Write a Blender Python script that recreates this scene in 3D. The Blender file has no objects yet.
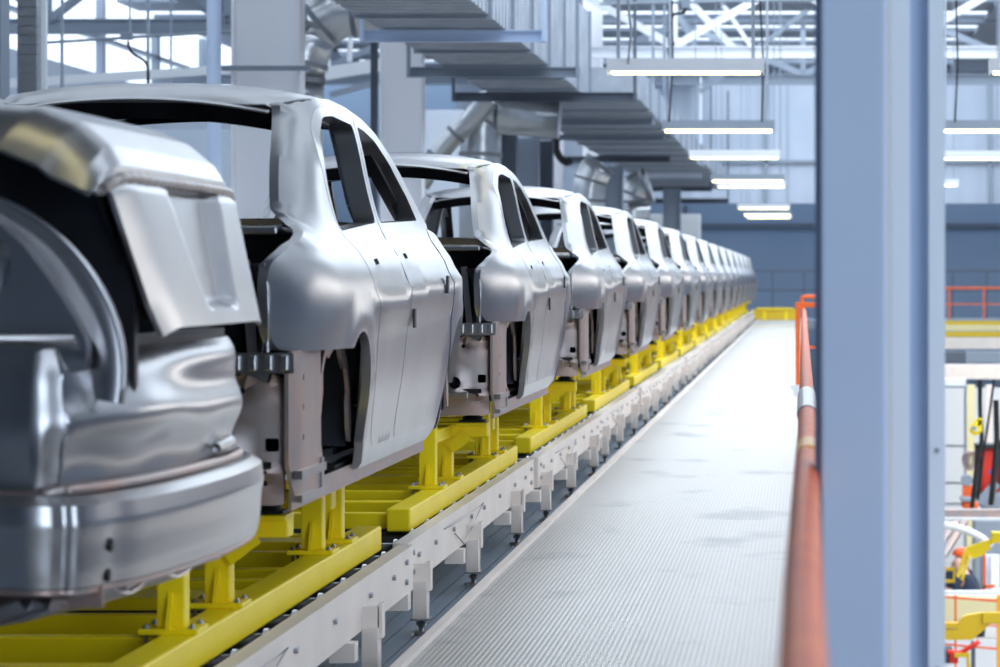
import bpy, bmesh, math, random
from mathutils import Vector, Matrix
from mathutils.geometry import delaunay_2d_cdt
random.seed(7)
S = bpy.context.scene
COL = S.collection
PI = math.pi

# ---------------------------------------------------------------- camera
F = 2830.0; VX, VY = 803.0, 277.0; CZ = 1.4
cd = bpy.data.cameras.new('camera'); cam = bpy.data.objects.new('camera', cd); COL.objects.link(cam)
cd.sensor_width = 36.0; cd.lens = F / 1000 * 36.0
cam.location = (0, 0, CZ); cam.rotation_euler = (PI / 2, 0, 0)
cd.shift_x = -(VX - 500) / 1000.0
cd.shift_y = -(333.5 - VY) / 1000.0
cd.clip_end = 400; cd.clip_start = 0.1
cd.dof.use_dof = True; cd.dof.focus_distance = 12.5; cd.dof.aperture_fstop = 5.0
S.camera = cam

# ---------------------------------------------------------------- world
w = bpy.data.worlds.new('sky'); S.world = w; w.use_nodes = True
nt = w.node_tree; nt.nodes.clear()
o_ = nt.nodes.new('ShaderNodeOutputWorld'); bg = nt.nodes.new('ShaderNodeBackground')
tc = nt.nodes.new('ShaderNodeTexCoord'); sp = nt.nodes.new('ShaderNodeSeparateXYZ'); cr = nt.nodes.new('ShaderNodeValToRGB')
nt.links.new(tc.outputs['Generated'], sp.inputs[0]); nt.links.new(sp.outputs['Z'], cr.inputs[0])
cr.color_ramp.elements[0].position = 0.0; cr.color_ramp.elements[0].color = (.50, .58, .70, 1)
cr.color_ramp.elements[1].position = 0.35; cr.color_ramp.elements[1].color = (.76, .87, 1.0, 1)
nt.links.new(cr.outputs[0], bg.inputs[0]); bg.inputs[1].default_value = 2.0
nt.links.new(bg.outputs[0], o_.inputs[0])
# area lights added as fill: under the roof, behind the camera, over the hall
def area(name, loc, rot, sx, sy, power, col=(1, 1, 1)):
    l = bpy.data.lights.new(name, 'AREA'); l.shape = 'RECTANGLE'; l.size = sx; l.size_y = sy; l.energy = power; l.color = col
    o = bpy.data.objects.new(name, l); o.location = loc; o.rotation_euler = rot; COL.objects.link(o); return o
area('roof_glazing_fill', (3, 62, 8.2), (0, 0, 0), 13, 74, 4600, (.80, .90, 1.0))  # extra light panel under the deck, boosts the daylight of the roof openings
area('rear_fill_light', (12.5, -9, 3.0), (PI / 2, 0, 0), 16, 7, 1350, (.74, .86, 1.0))  # added fill from behind the camera; the wall there has no window
area('hall_fill_light', (9, 45, 3.2), (0, 0, 0), 8, 60, 3200, (1, .96, .90))  # unseen fill added over the lower hall, no fixture there
S.view_settings.view_transform = 'Standard'; S.view_settings.look = 'None'
S.view_settings.gamma = 1; S.view_settings.use_curve_mapping = False
S.view_settings.exposure = 0.42

# ---------------------------------------------------------------- materials
def mat(name, col, rough=.5, metal=0., noise=None, nscale=8., bump=0., bscale=40., emit=None, estr=0., spec=.5, stretch=None):
    m = bpy.data.materials.new(name); m.use_nodes = True; t = m.node_tree; b = t.nodes['Principled BSDF']
    b.inputs['Base Color'].default_value = (*col, 1); b.inputs['Roughness'].default_value = rough
    b.inputs['Metallic'].default_value = metal; b.inputs['Specular IOR Level'].default_value = spec
    co = t.nodes.new('ShaderNodeTexCoord'); src = co.outputs['Object']
    if stretch:
        mp = t.nodes.new('ShaderNodeMapping'); mp.inputs['Scale'].default_value = stretch; t.links.new(src, mp.inputs[0]); src = mp.outputs[0]
    if noise:
        n = t.nodes.new('ShaderNodeTexNoise'); n.inputs['Scale'].default_value = nscale; n.inputs['Detail'].default_value = 4
        r = t.nodes.new('ShaderNodeValToRGB'); r.color_ramp.elements[0].position = .35; r.color_ramp.elements[1].position = .68
        r.color_ramp.elements[0].color = (*noise, 1); r.color_ramp.elements[1].color = (*col, 1)
        t.links.new(src, n.inputs[0]); t.links.new(n.outputs[0], r.inputs[0]); t.links.new(r.outputs[0], b.inputs['Base Color'])
    if bump:
        n2 = t.nodes.new('ShaderNodeTexNoise'); n2.inputs['Scale'].default_value = bscale
        bp = t.nodes.new('ShaderNodeBump'); bp.inputs['Strength'].default_value = bump; bp.inputs['Distance'].default_value = .01
        t.links.new(src, n2.inputs[0]); t.links.new(n2.outputs[0], bp.inputs['Height']); t.links.new(bp.outputs[0], b.inputs['Normal'])
    if emit:
        b.inputs['Emission Color'].default_value = (*emit, 1); b.inputs['Emission Strength'].default_value = estr
    return m
M = dict(
    steel=mat('body_steel', (.46, .46, .47), .28, .95, noise=(.39, .39, .41), nscale=2.5),
    steel2=mat('pressed_steel', (.40, .40, .42), .32, .95, noise=(.33, .27, .25), nscale=5, bump=.15, bscale=6),
    copper=mat('coppery_metal', (.52, .36, .31), .40, .85, noise=(.38, .35, .35), nscale=9),  # coppery tint; on the quarter bracket it paints in a warm reflection
    inner=mat('shade_dark_metal', (.035, .04, .05), .38, .7, noise=(.02, .02, .025), nscale=6),  # interior steel darkened in colour to stand in for the shade inside
    rubber=mat('black_rubber', (.012, .012, .013), .5),
    yellow=mat('yellow_paint', (1.0, .77, .0), .42, 0, noise=(.94, .71, .0), nscale=3),
    yellow2=mat('ochre_paint', (.74, .50, .015), .5),
    beige=mat('beige_paint', (.86, .77, .70), .5, 0, noise=(.78, .70, .64), nscale=3),
    bolt=mat('zinc_bolt', (.45, .45, .46), .35, .9),
    roller=mat('black_roller', (.02, .02, .022), .35),
    orange=mat('orange_paint', (.95, .17, .02), .5, 0, noise=(.80, .12, .025), nscale=5),
    orange2=mat('orange_yellow_tape', (.95, .42, .02), .4),
    white=mat('white_paint', (.80, .83, .88), .5),
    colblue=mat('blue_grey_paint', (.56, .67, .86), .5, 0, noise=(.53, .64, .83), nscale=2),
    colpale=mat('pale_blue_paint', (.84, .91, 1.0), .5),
    colshade=mat('column_edge_shade', (.10, .15, .25), .5),  # darkened column colour standing in for the shaded edge
    colwhite=mat('pale_column_paint', (.95, .96, 1.0), .55),
    galv=mat('galvanised_sheet', (.52, .56, .62), .38, .75, noise=(.40, .44, .50), nscale=3, bump=.2, bscale=5),
    foil=mat('duct_foil', (.62, .64, .66), .28, .9, bump=.6, bscale=9),
    grey=mat('grey_paint', (.26, .31, .38), .5),
    dgrey=mat('dark_grey_paint', (.09, .11, .15), .5),
    wallb=mat('wall_blue_grey', (.19, .26, .36), .7, 0, noise=(.17, .24, .34), nscale=.3),
    wallw=mat('wall_pale', (.55, .62, .72), .7),
    deck=mat('roof_deck', (.20, .24, .30), .7),
    concrete=mat('hall_floor', (.42, .40, .38), .6, 0, noise=(.34, .33, .32), nscale=.6),
    black=mat('black_plastic', (.015, .017, .02), .5),
    tube=mat('lit_tube', (1, 1, .9), .4, emit=(1.0, .88, .42), estr=3.6),
    red=mat('red_paint', (.75, .03, .015), .45),
    cream=mat('cream_paint', (.80, .72, .42), .6),
    panel=mat('pale_panel', (.62, .64, .66), .6),
    skin=mat('skin', (.62, .36, .27), .5),
    navy=mat('navy_cloth', (.02, .03, .06), .9),
    helmet=mat('orange_helmet', (.9, .12, .02), .35),
    bluemark=mat('blue_label', (.05, .15, .5), .5),
)
# corrugated cladding: vertical standing ribs as bump and tone
def corrug(name, c1, c2, scale, axis='X'):
    m = mat(name, c1, .6); t = m.node_tree; b = t.nodes['Principled BSDF']
    co = t.nodes.new('ShaderNodeTexCoord'); wv = t.nodes.new('ShaderNodeTexWave'); wv.bands_direction = axis
    wv.inputs['Scale'].default_value = scale; wv.inputs['Distortion'].default_value = 0
    n = t.nodes.new('ShaderNodeTexNoise'); n.inputs['Scale'].default_value = .35
    r = t.nodes.new('ShaderNodeValToRGB'); r.color_ramp.elements[0].color = (*c2, 1); r.color_ramp.elements[1].color = (*c1, 1)
    r.color_ramp.elements[0].position = .3; r.color_ramp.elements[1].position = .7
    bp = t.nodes.new('ShaderNodeBump'); bp.inputs['Strength'].default_value = .7; bp.inputs['Distance'].default_value = .05
    t.links.new(co.outputs['Object'], wv.inputs[0]); t.links.new(co.outputs['Object'], n.inputs[0]); t.links.new(n.outputs[0], r.inputs[0])
    t.links.new(r.outputs[0], b.inputs['Base Color']); t.links.new(wv.outputs['Fac'], bp.inputs['Height']); t.links.new(bp.outputs[0], b.inputs['Normal'])
    return m
M['cladding'] = corrug('corrugated_cladding', (.50, .56, .66), (.38, .45, .56), .45)
# chequer plate walkway
def plate():
    m = mat('chequer_plate', (.46, .46, .47), .42, .45); t = m.node_tree; b = t.nodes['Principled BSDF']
    co = t.nodes.new('ShaderNodeTexCoord')
    def wave(rot, sc):
        mp = t.nodes.new('ShaderNodeMapping'); mp.inputs['Rotation'].default_value = (0, 0, rot); t.links.new(co.outputs['Object'], mp.inputs[0])
        wv = t.nodes.new('ShaderNodeTexWave'); wv.inputs['Scale'].default_value = sc; t.links.new(mp.outputs[0], wv.inputs[0]); return wv.outputs['Fac']
    a = wave(PI / 2, 15); c = wave(0, 15)
    mx = t.nodes.new('ShaderNodeMath'); mx.operation = 'MULTIPLY'; t.links.new(a, mx.inputs[0]); t.links.new(c, mx.inputs[1])
    bp = t.nodes.new('ShaderNodeBump'); bp.inputs['Strength'].default_value = .3; bp.inputs['Distance'].default_value = .005
    t.links.new(mx.outputs[0], bp.inputs['Height']); t.links.new(bp.outputs[0], b.inputs['Normal'])
    mp = t.nodes.new('ShaderNodeMapping'); mp.inputs['Scale'].default_value = (1.3, .9, 1); t.links.new(co.outputs['Object'], mp.inputs[0])
    n = t.nodes.new('ShaderNodeTexNoise'); n.inputs['Scale'].default_value = 1.3; n.inputs['Detail'].default_value = 6; t.links.new(mp.outputs[0], n.inputs[0])
    r = t.nodes.new('ShaderNodeValToRGB'); e = r.color_ramp.elements; e[0].position = .30; e[1].position = .42
    e[0].color = (.44, .43, .43, 1); e[1].color = (.66, .63, .60, 1); t.links.new(n.outputs[0], r.inputs[0])
    mm = t.nodes.new('ShaderNodeMixRGB'); mm.blend_type = 'MULTIPLY'; mm.inputs[0].default_value = .25
    t.links.new(r.outputs[0], mm.inputs[1]); t.links.new(mx.outputs[0], mm.inputs[2]); t.links.new(mm.outputs[0], b.inputs['Base Color'])
    return m
M['plate'] = plate()

# ---------------------------------------------------------------- helpers
def U(x, y, Y):                       # a measured direction and a distance give a place in the hall
    return Vector(((x - VX) * Y / F, Y, CZ + (VY - y) * Y / F))
def empty(name, label, cat, loc=(0, 0, 0), group=None, rz=0):
    o = bpy.data.objects.new(name, None); COL.objects.link(o); o.location = loc; o.rotation_euler = (0, 0, rz); o.empty_display_size = .2
    o['label'] = label; o['category'] = cat
    if group: o['group'] = group
    return o
def obj(name, bm, m, parent=None, smooth=False, label=None, cat=None, group=None, kind=None, loc=None):
    if smooth == 'auto':
        for f in bm.faces: f.smooth = True
    elif smooth:
        for f in bm.faces: f.smooth = True
    me = bpy.data.meshes.new(name); bm.to_mesh(me); bm.free()
    for mm in (m if isinstance(m, (list, tuple)) else [m]): me.materials.append(M[mm])
    if smooth == 'auto':
        try: me.set_sharp_from_angle(angle=math.radians(38))
        except Exception: pass
    o = bpy.data.objects.new(name, me); COL.objects.link(o)
    if parent is not None: o.parent = parent
    if loc is not None: o.location = loc
    if label: o['label'] = label
    if cat: o['category'] = cat
    if group: o['group'] = group
    if kind: o['kind'] = kind
    return o
def struct(name, bm, m, smooth=False): return obj(name, bm, m, kind='structure', smooth=smooth)
kids = {}
def copy_tree(o, parent=None):
    c = o.copy(); COL.objects.link(c); c.parent = parent
    for ch in list(o.children): copy_tree(ch, c)
    return c
def bx(bm, x0, x1, y0, y1, z0, z1, mi=0, bev=0):
    vs = [bm.verts.new((x, y, z)) for x in (x0, x1) for y in (y0, y1) for z in (z0, z1)]
    fs = []
    for idx in ((0, 1, 3, 2), (4, 6, 7, 5), (0, 4, 5, 1), (2, 3, 7, 6), (0, 2, 6, 4), (1, 5, 7, 3)):
        f = bm.faces.new([vs[i] for i in idx]); f.material_index = mi; fs.append(f)
    if bev:
        es = list({e for f in fs for e in f.edges})
        bmesh.ops.bevel(bm, geom=es, offset=bev, segments=2, affect='EDGES', profile=.5)
    return bm
def box(*a, **k):
    bm = bmesh.new(); return bx(bm, *a, **k)
def bar(bm, p, q, w_, h_=None, mi=0):          # rectangular bar between two points
    p = Vector(p); q = Vector(q); h_ = h_ or w_; d = (q - p).normalized()
    up = Vector((0, 0, 1)) if abs(d.z) < .95 else Vector((0, 1, 0))
    s = d.cross(up).normalized() * w_ / 2; u = s.cross(d).normalized() * h_ / 2
    vs = [bm.verts.new(c + a * s + b * u) for c in (p, q) for a, b in ((-1, -1), (1, -1), (1, 1), (-1, 1))]
    for idx in ((0, 3, 2, 1), (4, 5, 6, 7), (0, 1, 5, 4), (1, 2, 6, 5), (2, 3, 7, 6), (3, 0, 4, 7)):
        f = bm.faces.new([vs[i] for i in idx]); f.material_index = mi
    return bm
def tube(bm, pts, r, n=12, caps=True, mi=0):
    pts = [Vector(p) for p in pts]; rings = []
    rs = r if isinstance(r, (list, tuple)) else [r] * len(pts)
    prev = None
    for i, p in enumerate(pts):
        d = (pts[min(i + 1, len(pts) - 1)] - pts[max(i - 1, 0)]).normalized()
        if prev is None:
            up = Vector((0, 0, 1)) if abs(d.z) < .9 else Vector((1, 0, 0)); a = d.cross(up).normalized()
        else: a = (prev - d * prev.dot(d)).normalized()
        prev = a; b = d.cross(a).normalized()
        rings.append([bm.verts.new(p + (a * math.cos(2 * PI * k / n) + b * math.sin(2 * PI * k / n)) * rs[i]) for k in range(n)])
    for i in range(len(rings) - 1):
        for k in range(n):
            f = bm.faces.new((rings[i][k], rings[i][(k + 1) % n], rings[i + 1][(k + 1) % n], rings[i + 1][k])); f.smooth = True; f.material_index = mi
    if caps:
        for R in (rings[0], rings[-1]):
            f = bm.faces.new(R); f.material_index = mi
    return bm
def bend(pts, r, n=6):                          # round the corners of a polyline
    pts = [Vector(p) for p in pts]; out = [pts[0]]
    for i in range(1, len(pts) - 1):
        a = (pts[i - 1] - pts[i]).normalized(); b = (pts[i + 1] - pts[i]).normalized()
        p0 = pts[i] + a * r; p1 = pts[i] + b * r
        for k in range(n + 1):
            t = k / n; out.append(p0.lerp(pts[i], t).lerp(pts[i].lerp(p1, t), t))
    out.append(pts[-1]); return out
def ibeam(bm, x0, x1, y, z, h, w_, tf=.02, mi=0):   # along X
    bx(bm, x0, x1, y - w_ / 2, y + w_ / 2, z, z + tf, mi); bx(bm, x0, x1, y - w_ / 2, y + w_ / 2, z + h - tf, z + h, mi)
    bx(bm, x0, x1, y - tf / 2, y + tf / 2, z + tf, z + h - tf, mi)
def icol(bm, x, y, z0, z1, w_, d_, tf=.03):         # H column, flanges parallel to Y... seen with the web across X
    bx(bm, x - w_ / 2, x - w_ / 2 + tf, y - d_ / 2, y + d_ / 2, z0, z1); bx(bm, x + w_ / 2 - tf, x + w_ / 2, y - d_ / 2, y + d_ / 2, z0, z1)
    bx(bm, x - w_ / 2 + tf, x + w_ / 2 - tf, y - tf / 2, y + tf / 2, z0, z1)
def lerp_tab(tab, x):                           # smooth monotone-ish table lookup (Catmull-Rom)
    if x <= tab[0][0]: return tab[0][1]
    if x >= tab[-1][0]: return tab[-1][1]
    for i in range(len(tab) - 1):
        if x <= tab[i + 1][0]:
            x0, y0 = tab[i]; x1, y1 = tab[i + 1]; t = (x - x0) / (x1 - x0)
            ym = tab[i - 1] if i > 0 else (2 * x0 - x1, 2 * y0 - y1); yp = tab[i + 2] if i + 2 < len(tab) else (2 * x1 - x0, 2 * y1 - y0)
            m0 = (y1 - ym[1]) / (x1 - ym[0]) * (x1 - x0); m1 = (yp[1] - y0) / (yp[0] - x0) * (x1 - x0)
            return (2 * t**3 - 3 * t * t + 1) * y0 + (t**3 - 2 * t * t + t) * m0 + (-2 * t**3 + 3 * t * t) * y1 + (t**3 - t * t) * m1
def pip(p, poly):
    x, y = p; c = False; j = len(poly) - 1
    for i in range(len(poly)):
        xi, yi = poly[i]; xj, yj = poly[j]
        if (yi > y) != (yj > y) and x < (xj - xi) * (y - yi) / (yj - yi) + xi: c = not c
        j = i
    return c
def dens(poly, step):
    out = []
    for i in range(len(poly)):
        a = poly[i]; b = poly[(i + 1) % len(poly)]; n = max(1, int(math.hypot(b[0] - a[0], b[1] - a[1]) / step + .5))
        for k in range(n): out.append((a[0] + (b[0] - a[0]) * k / n, a[1] + (b[1] - a[1]) * k / n))
    return out
def roundpoly(poly, r, n=4):
    out = []; L = len(poly)
    for i in range(L):
        p = Vector(poly[i]); a = Vector(poly[i - 1]) - p; b = Vector(poly[(i + 1) % L]) - p
        rr = min(r, a.length * .45, b.length * .45); p0 = p + a.normalized() * rr; p1 = p + b.normalized() * rr
        for k in range(n + 1):
            t = k / n; q = p0.lerp(p, t).lerp(p.lerp(p1, t), t); out.append((q.x, q.y))
    return out
def sheet(outline, holes, step, fmap, depth, hole_depth=None, inward=None, thick=.004, bm=None):
    """A pressed sheet: flat outline with holes, meshed finely, bent by fmap, with turned-in flanges round every edge."""
    bm = bm or bmesh.new()
    loops = [dens(outline, step)] + [dens(h, step * .8) for h in holes]
    pts = []; edges = []
    for L in loops:
        s = len(pts); pts += [Vector(p) for p in L]; edges += [(s + i, s + (i + 1) % len(L)) for i in range(len(L))]
    nb = len(pts); bpts = list(pts)
    xs = [p.x for p in pts]; ys = [p.y for p in pts]
    gx = min(xs) + step / 2; row = 0
    cell = {}
    for p in bpts: cell.setdefault((int(p.x // step), int(p.y // step)), []).append(p)
    while gx < max(xs):
        gy = min(ys) + step / 2 * (1 + row % 2)
        while gy < max(ys):
            q = Vector((gx, gy)); ci, cj = int(gx // step), int(gy // step)
            near = any((q - p).length < step * .45 for i in (-1, 0, 1) for j in (-1, 0, 1) for p in cell.get((ci + i, cj + j), ()))
            if not near and pip(q, loops[0]) and not any(pip(q, h) for h in loops[1:]): pts.append(q)
            gy += step
        gx += step * .87; row += 1
    V, E, Fc, _, _, _ = delaunay_2d_cdt(pts, edges, [], 0, 1e-7)
    vs = [bm.verts.new(fmap(v.x, v.y)) for v in V]
    for f in Fc:
        c = ((V[f[0]].x + V[f[1]].x + V[f[2]].x) / 3, (V[f[0]].y + V[f[1]].y + V[f[2]].y) / 3)
        if pip(c, loops[0]) and not any(pip(c, h) for h in loops[1:]):
            try: bm.faces.new([vs[i] for i in f])
            except ValueError: pass
    inward = inward or (lambda u, v, d: Vector((-d, 0, 0)))
    for li, L in enumerate(loops):
        d = depth if li == 0 else (hole_depth if hole_depth is not None else depth)
        if isinstance(d, (list, tuple)): d = d[li - 1]
        if not d: continue
        a = [bm.verts.new(fmap(*p)) for p in L]; b = [bm.verts.new(fmap(*p) + inward(p[0], p[1], d)) for p in L]
        for i in range(len(L)):
            j = (i + 1) % len(L); bm.faces.new((a[i], a[j], b[j], b[i]))
    for v in [v for v in bm.verts if not v.link_faces]: bm.verts.remove(v)
    bmesh.ops.remove_doubles(bm, verts=bm.verts, dist=1e-5)
    bmesh.ops.recalc_face_normals(bm, faces=bm.faces)
    return bm
def patch(nu, nv, f, bm=None, mi=0, flip=False):
    bm = bm or bmesh.new()
    g = [[bm.verts.new(f(i / nu, j / nv)) for j in range(nv + 1)] for i in range(nu + 1)]
    for i in range(nu):
        for j in range(nv):
            q = (g[i][j], g[i + 1][j], g[i + 1][j + 1], g[i][j + 1])
            fc = bm.faces.new(q[::-1] if flip else q); fc.smooth = True; fc.material_index = mi
    return bm
def thicken(bm, t):
    bmesh.ops.recalc_face_normals(bm, faces=bm.faces)
    bm.normal_update(); fs = list(bm.faces); be = [e for e in bm.edges if len(e.link_faces) == 1]
    back = {v: bm.verts.new(v.co - v.normal * t) for v in list(bm.verts)}
    for f in fs:
        q = bm.faces.new([back[v] for v in reversed(f.verts)]); q.smooth = f.smooth
    for e in be:
        a, c = e.verts; bm.faces.new((a, c, back[c], back[a]))
    bmesh.ops.recalc_face_normals(bm, faces=bm.faces); return bm

# ================================================================ THE SETTING
FARY = 100.0
struct('floor', box(-1.425, .06, -2, 96, -.06, 0), 'plate')
bm = bmesh.new()
for k in range(24): bx(bm, -3.6 + k * .09, -3.6 + k * .09 + .082, -2, 96, -.16, -.10)
struct('floor_conveyor_bay', bm, 'grey')
bm = bmesh.new(); bx(bm, -1.465, -1.425, -2, 96, -.10, .02)
struct('trim_walkway_kerb', bm, 'beige')
struct('floor_mezzanine', box(-18, -3.62, -2, FARY, -.4, -.10), 'concrete')
struct('floor_cross_gallery', box(-3.6, 26, 96.02, FARY, -.35, -.05), 'grey')
struct('floor_lower_hall', box(-18, 30, -10, FARY + 4, -5.0, -4.8), 'concrete')
struct('wall_far', box(-18, 30, FARY + 3, FARY + 3.3, -4.8, 9), 'wallb')
bm = bmesh.new()
for z in (.0, 2.0): pass
bx(bm, -12, 30, FARY + 2.9, FARY + 3, 3.2, 3.35); bx(bm, -4.35, -4.2, FARY + 2.85, FARY + 3, -.1, 4.0)
struct('trim_far_wall_rails', bm, 'dgrey')
struct('wall_bulkhead', box(-12, 30, 98.0, 98.3, 3.95, 9), 'cladding')
bm = bmesh.new()
for x in (-5.4, -1.35, 2.7, 6.4): bx(bm, x, x + .12, 97.85, 98, 3.95, 8.6)
bx(bm, -12, 30, 97.85, 98, 5.35, 5.45)
struct('trim_bulkhead', bm, 'grey')
bm = bmesh.new(); bx(bm, -18.3, -18, -10, FARY + 3, -4.8, 6.6); bx(bm, -18.3, -18, -10, 40, 6.6, 8.6); struct('wall_left', bm, 'wallw')
bm = bmesh.new()
for k in range(10): bx(bm, -18.25, -18.05, 42 + 6.2 * k, 42.3 + 6.2 * k, 6.6, 8.6)
bx(bm, -18.25, -18.05, 40, FARY + 3, 7.5, 7.6); struct('window_1', bm, 'grey')
struct('wall_right', box(30, 30.3, -10, FARY + 3, -4.8, 9), 'wallb')
struct('wall_behind', box(-18, 30, -10.3, -10, -4.8, 9.0), 'wallb')
bm = bmesh.new(); y = -10.0
bx(bm, -18, 3.5, -10, 13, 8.6, 8.7); bx(bm, 12, 30, -10, 13, 8.6, 8.7); y = 14.0  # unseen near deck shaped to shade the nearest bodies and light the rail
while y < 98: bx(bm, -18, 30, y, y + 2.5, 8.6, 8.7); y += 4.3
for x in (-16, -9, 5, 12, 19): bx(bm, x, x + 1.3, -10, 98, 8.45, 8.58)
struct('ceiling', bm, 'deck')

# ---- roof trusses: I-beam bottom chord, top chord, posts and diagonals
def truss(x0, x1, y, z, h, pitch, label, col='white', phase=0, cw=.22):
    t = empty('roof_truss', label, 'roof truss', (0, y, z), 'roof trusses under the glazed roof')
    b = bmesh.new(); ibeam(b, x0, x1, 0, 0, cw + .06, .24, .03); obj('bottom_chord', b, col, t)
    b = bmesh.new(); ibeam(b, x0, x1, 0, h, .22, .2, .03); obj('top_chord', b, col, t)
    x = x0 + phase; k = 0; b = bmesh.new()
    while x < x1 - .1:
        xn = min(x + pitch, x1)
        a, c = ((x, 0, .28), (xn, 0, h)) if k % 2 else ((x, 0, h), (xn, 0, .28))
        bar(b, a, c, .17)
        if k % 2 == 0: bar(b, (xn, 0, .28), (xn, 0, h), .14)
        x = xn; k += 1
    obj('diagonals', b, col, t)
    return t
truss(-17.9, -6.0, 60, 6.55, 1.75, 1.9, 'nearest roof truss, grey, upper left beyond the first white column', 'grey', 0, .26)
truss(-6.0, 25, 66, 6.5, 1.75, 2.6, 'white roof truss directly above the hanging tube lights', 'white', .4)
truss(-17.9, 25, 78, 6.7, 1.7, 3.4, 'farthest roof truss, grey, just before the corrugated bulkhead', 'grey', .9)
def steelbeam(p, q, w_, h_, label, col='grey', name='roof_beam', cat='beam', group=None):
    return obj(name, bar(bmesh.new(), p, q, w_, h_), col, label=label, cat=cat, group=group)
steelbeam(U(655, -30, 70), U(713, 80, 70), .14, .14, 'slanting grey brace above the first hanging light')
steelbeam(U(860, -30, 72), U(700, 92, 72), .12, .12, 'brown-grey slanting brace between trusses left of the big column')
steelbeam(U(660, -30, 69), U(740, 55, 69), .16, .16, 'white slanting brace above the hanging lights', 'white')
steelbeam(U(700, -30, 71), U(760, 60, 71), .10, .10, 'thin white brace beside the right hanging rod', 'white')

# ---- white H columns on the left
def column(x, y, w_, label, z1=9.0):
    t = empty('steel_column', label, 'column', (x, y, -.1), 'pale H columns along the left side')
    b = bmesh.new(); icol(b, 0, 0, 0, z1, w_, .3); obj('shaft', b, 'colwhite', t)
    b = bmesh.new(); bx(b, -w_ / 2 - .1, w_ / 2 + .12, -.22, -.17, 0, .05)
    o = obj('cable_channel', b, 'grey', t); return t, o
c1, ch1 = column(-5.48, 29, .70, 'broad white H column behind the first full car body'); ch1.location.z = 3.60
c2, ch2 = column(-5.52, 39, .58, 'pale H column behind the roof of the second full car body'); ch2.location.z = 3.15
c3, ch3 = column(-5.5, 50.5, .5, 'third pale column, behind the shiny elbow duct'); ch3.location.z = 3.1
c4, ch4 = column(-5.5, 62, .5, 'fourth pale column, behind the roofs of the third and fourth car bodies'); ch4.location.z = 3.1
column(-5.5, 74, .5, 'farthest pale column near the end of the row of cars')
b = bmesh.new(); bx(b, -.04, .04, -.04, .04, 0, 8.69); obj('steel_post', b, 'dgrey', loc=(-5.15, 34, -.1), label='thin dark grey post between the two nearest white columns', cat='post')
b = bmesh.new(); tube(b, [(0, 0, 0), (0, 0, 9)], .07); obj('vertical_pipe', b, 'colblue', loc=U(214, 277, 27) - Vector((0, 0, 1.5)), label='thin blue-grey pipe left of the broad white column', cat='pipe')
# far-left riser
t = empty('banded_riser', 'brown and silver banded duct riser at the upper left edge', 'duct riser', U(30, 300, 27))
b = bmesh.new()
for k in range(50): bx(b, -.085, .085, -.09, .09, k * .09, k * .09 + .084, bev=0)
obj('bands', b, 'foil', t); b = bmesh.new(); bx(b, -.10, -.088, -.08, .08, 0, 4.5); obj('edge_strip', b, 'grey', t)
b = bmesh.new(); bx(b, -.3, -.10, -.1, .1, 0, 6); bx(b, -.10, -.06, -.14, .14, 0, 6); obj('steel_post', b, 'grey', loc=U(12, 300, 25.5), label='grey steel post at the very left edge of the view', cat='post')
b = bmesh.new(); bx(b, -.04, .04, -.04, .04, 0, 6); obj('steel_post', b, 'white', loc=U(43, 300, 30), label='slim white post right of the banded riser', cat='post')
# conduit with junction box, upper left
t = empty('conduit_line', 'thin horizontal conduit with a junction box and hanging black cable, upper left', 'conduit', U(130, 40, 33))
b = bmesh.new(); tube(b, [U(40, 43, 33) - t.location, U(235, 31, 33) - t.location], .018, 8); obj('conduit', b, 'grey', t); b = bmesh.new(); tube(b, [(0, 0, 0), (0, 0, 8.65 - t.location.z)], .012, 6); obj('hanger', b, 'grey', t)
o0 = U(128, 37, 33) - t.location; b = bmesh.new(); bx(b, o0.x - .07, o0.x + .07, -.1, -.02, o0.z - .04, o0.z + .05, bev=.01); obj('junction_box', b, 'grey', t)
b = bmesh.new(); tube(b, bend([U(128, 41, 33) - t.location, U(129, 52, 33) - t.location, U(148, 62, 33) - t.location, U(149, 110, 33) - t.location], .1), .016, 8); obj('cable', b, 'black', t)
for i, (x, yy, nm) in enumerate(((62, 27, 'thin hanging rod nearest the banded riser'), (148, 28, 'thin hanging rod under the junction box'), (171, 40, 'thin vertical rod right of the junction box'))):
    b = bmesh.new(); p = U(x, 95, yy + 6); tube(b, [(0, 0, 0), (0, 0, 8.65 - p.z)], .02, 8); obj('hanging_rod', b, 'grey', loc=p, label=nm, cat='rod')
# wall-side steelwork seen above the first car roof
steelbeam(U(-60, 88, 45), U(330, 63, 45), .1, .14, 'long pale beam sloping just above the first car roof', 'white')
steelbeam(U(300, 78, 48), U(385, 64, 48), .1, .22, 'white beam between the two nearest white columns', 'white')
steelbeam(U(330, 95, 50), U(385, 80, 50), .1, .1, 'grey tie between the two nearest columns, below the white beam')
b = bmesh.new(); p = U(309, 36, 46)
for a, c in (((312, 36), (351, 34)), ((351, 34), (349, 62)), ): bar(b, U(*a, 46), U(*c, 46), .07)
q = U(351, 34, 46); bar(b, (q.x, 46, q.z), (q.x, 46, 8.65), .05); obj('pipe_frame', b, 'white', label='white bracket frame below the big foil duct', cat='bracket')

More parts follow.
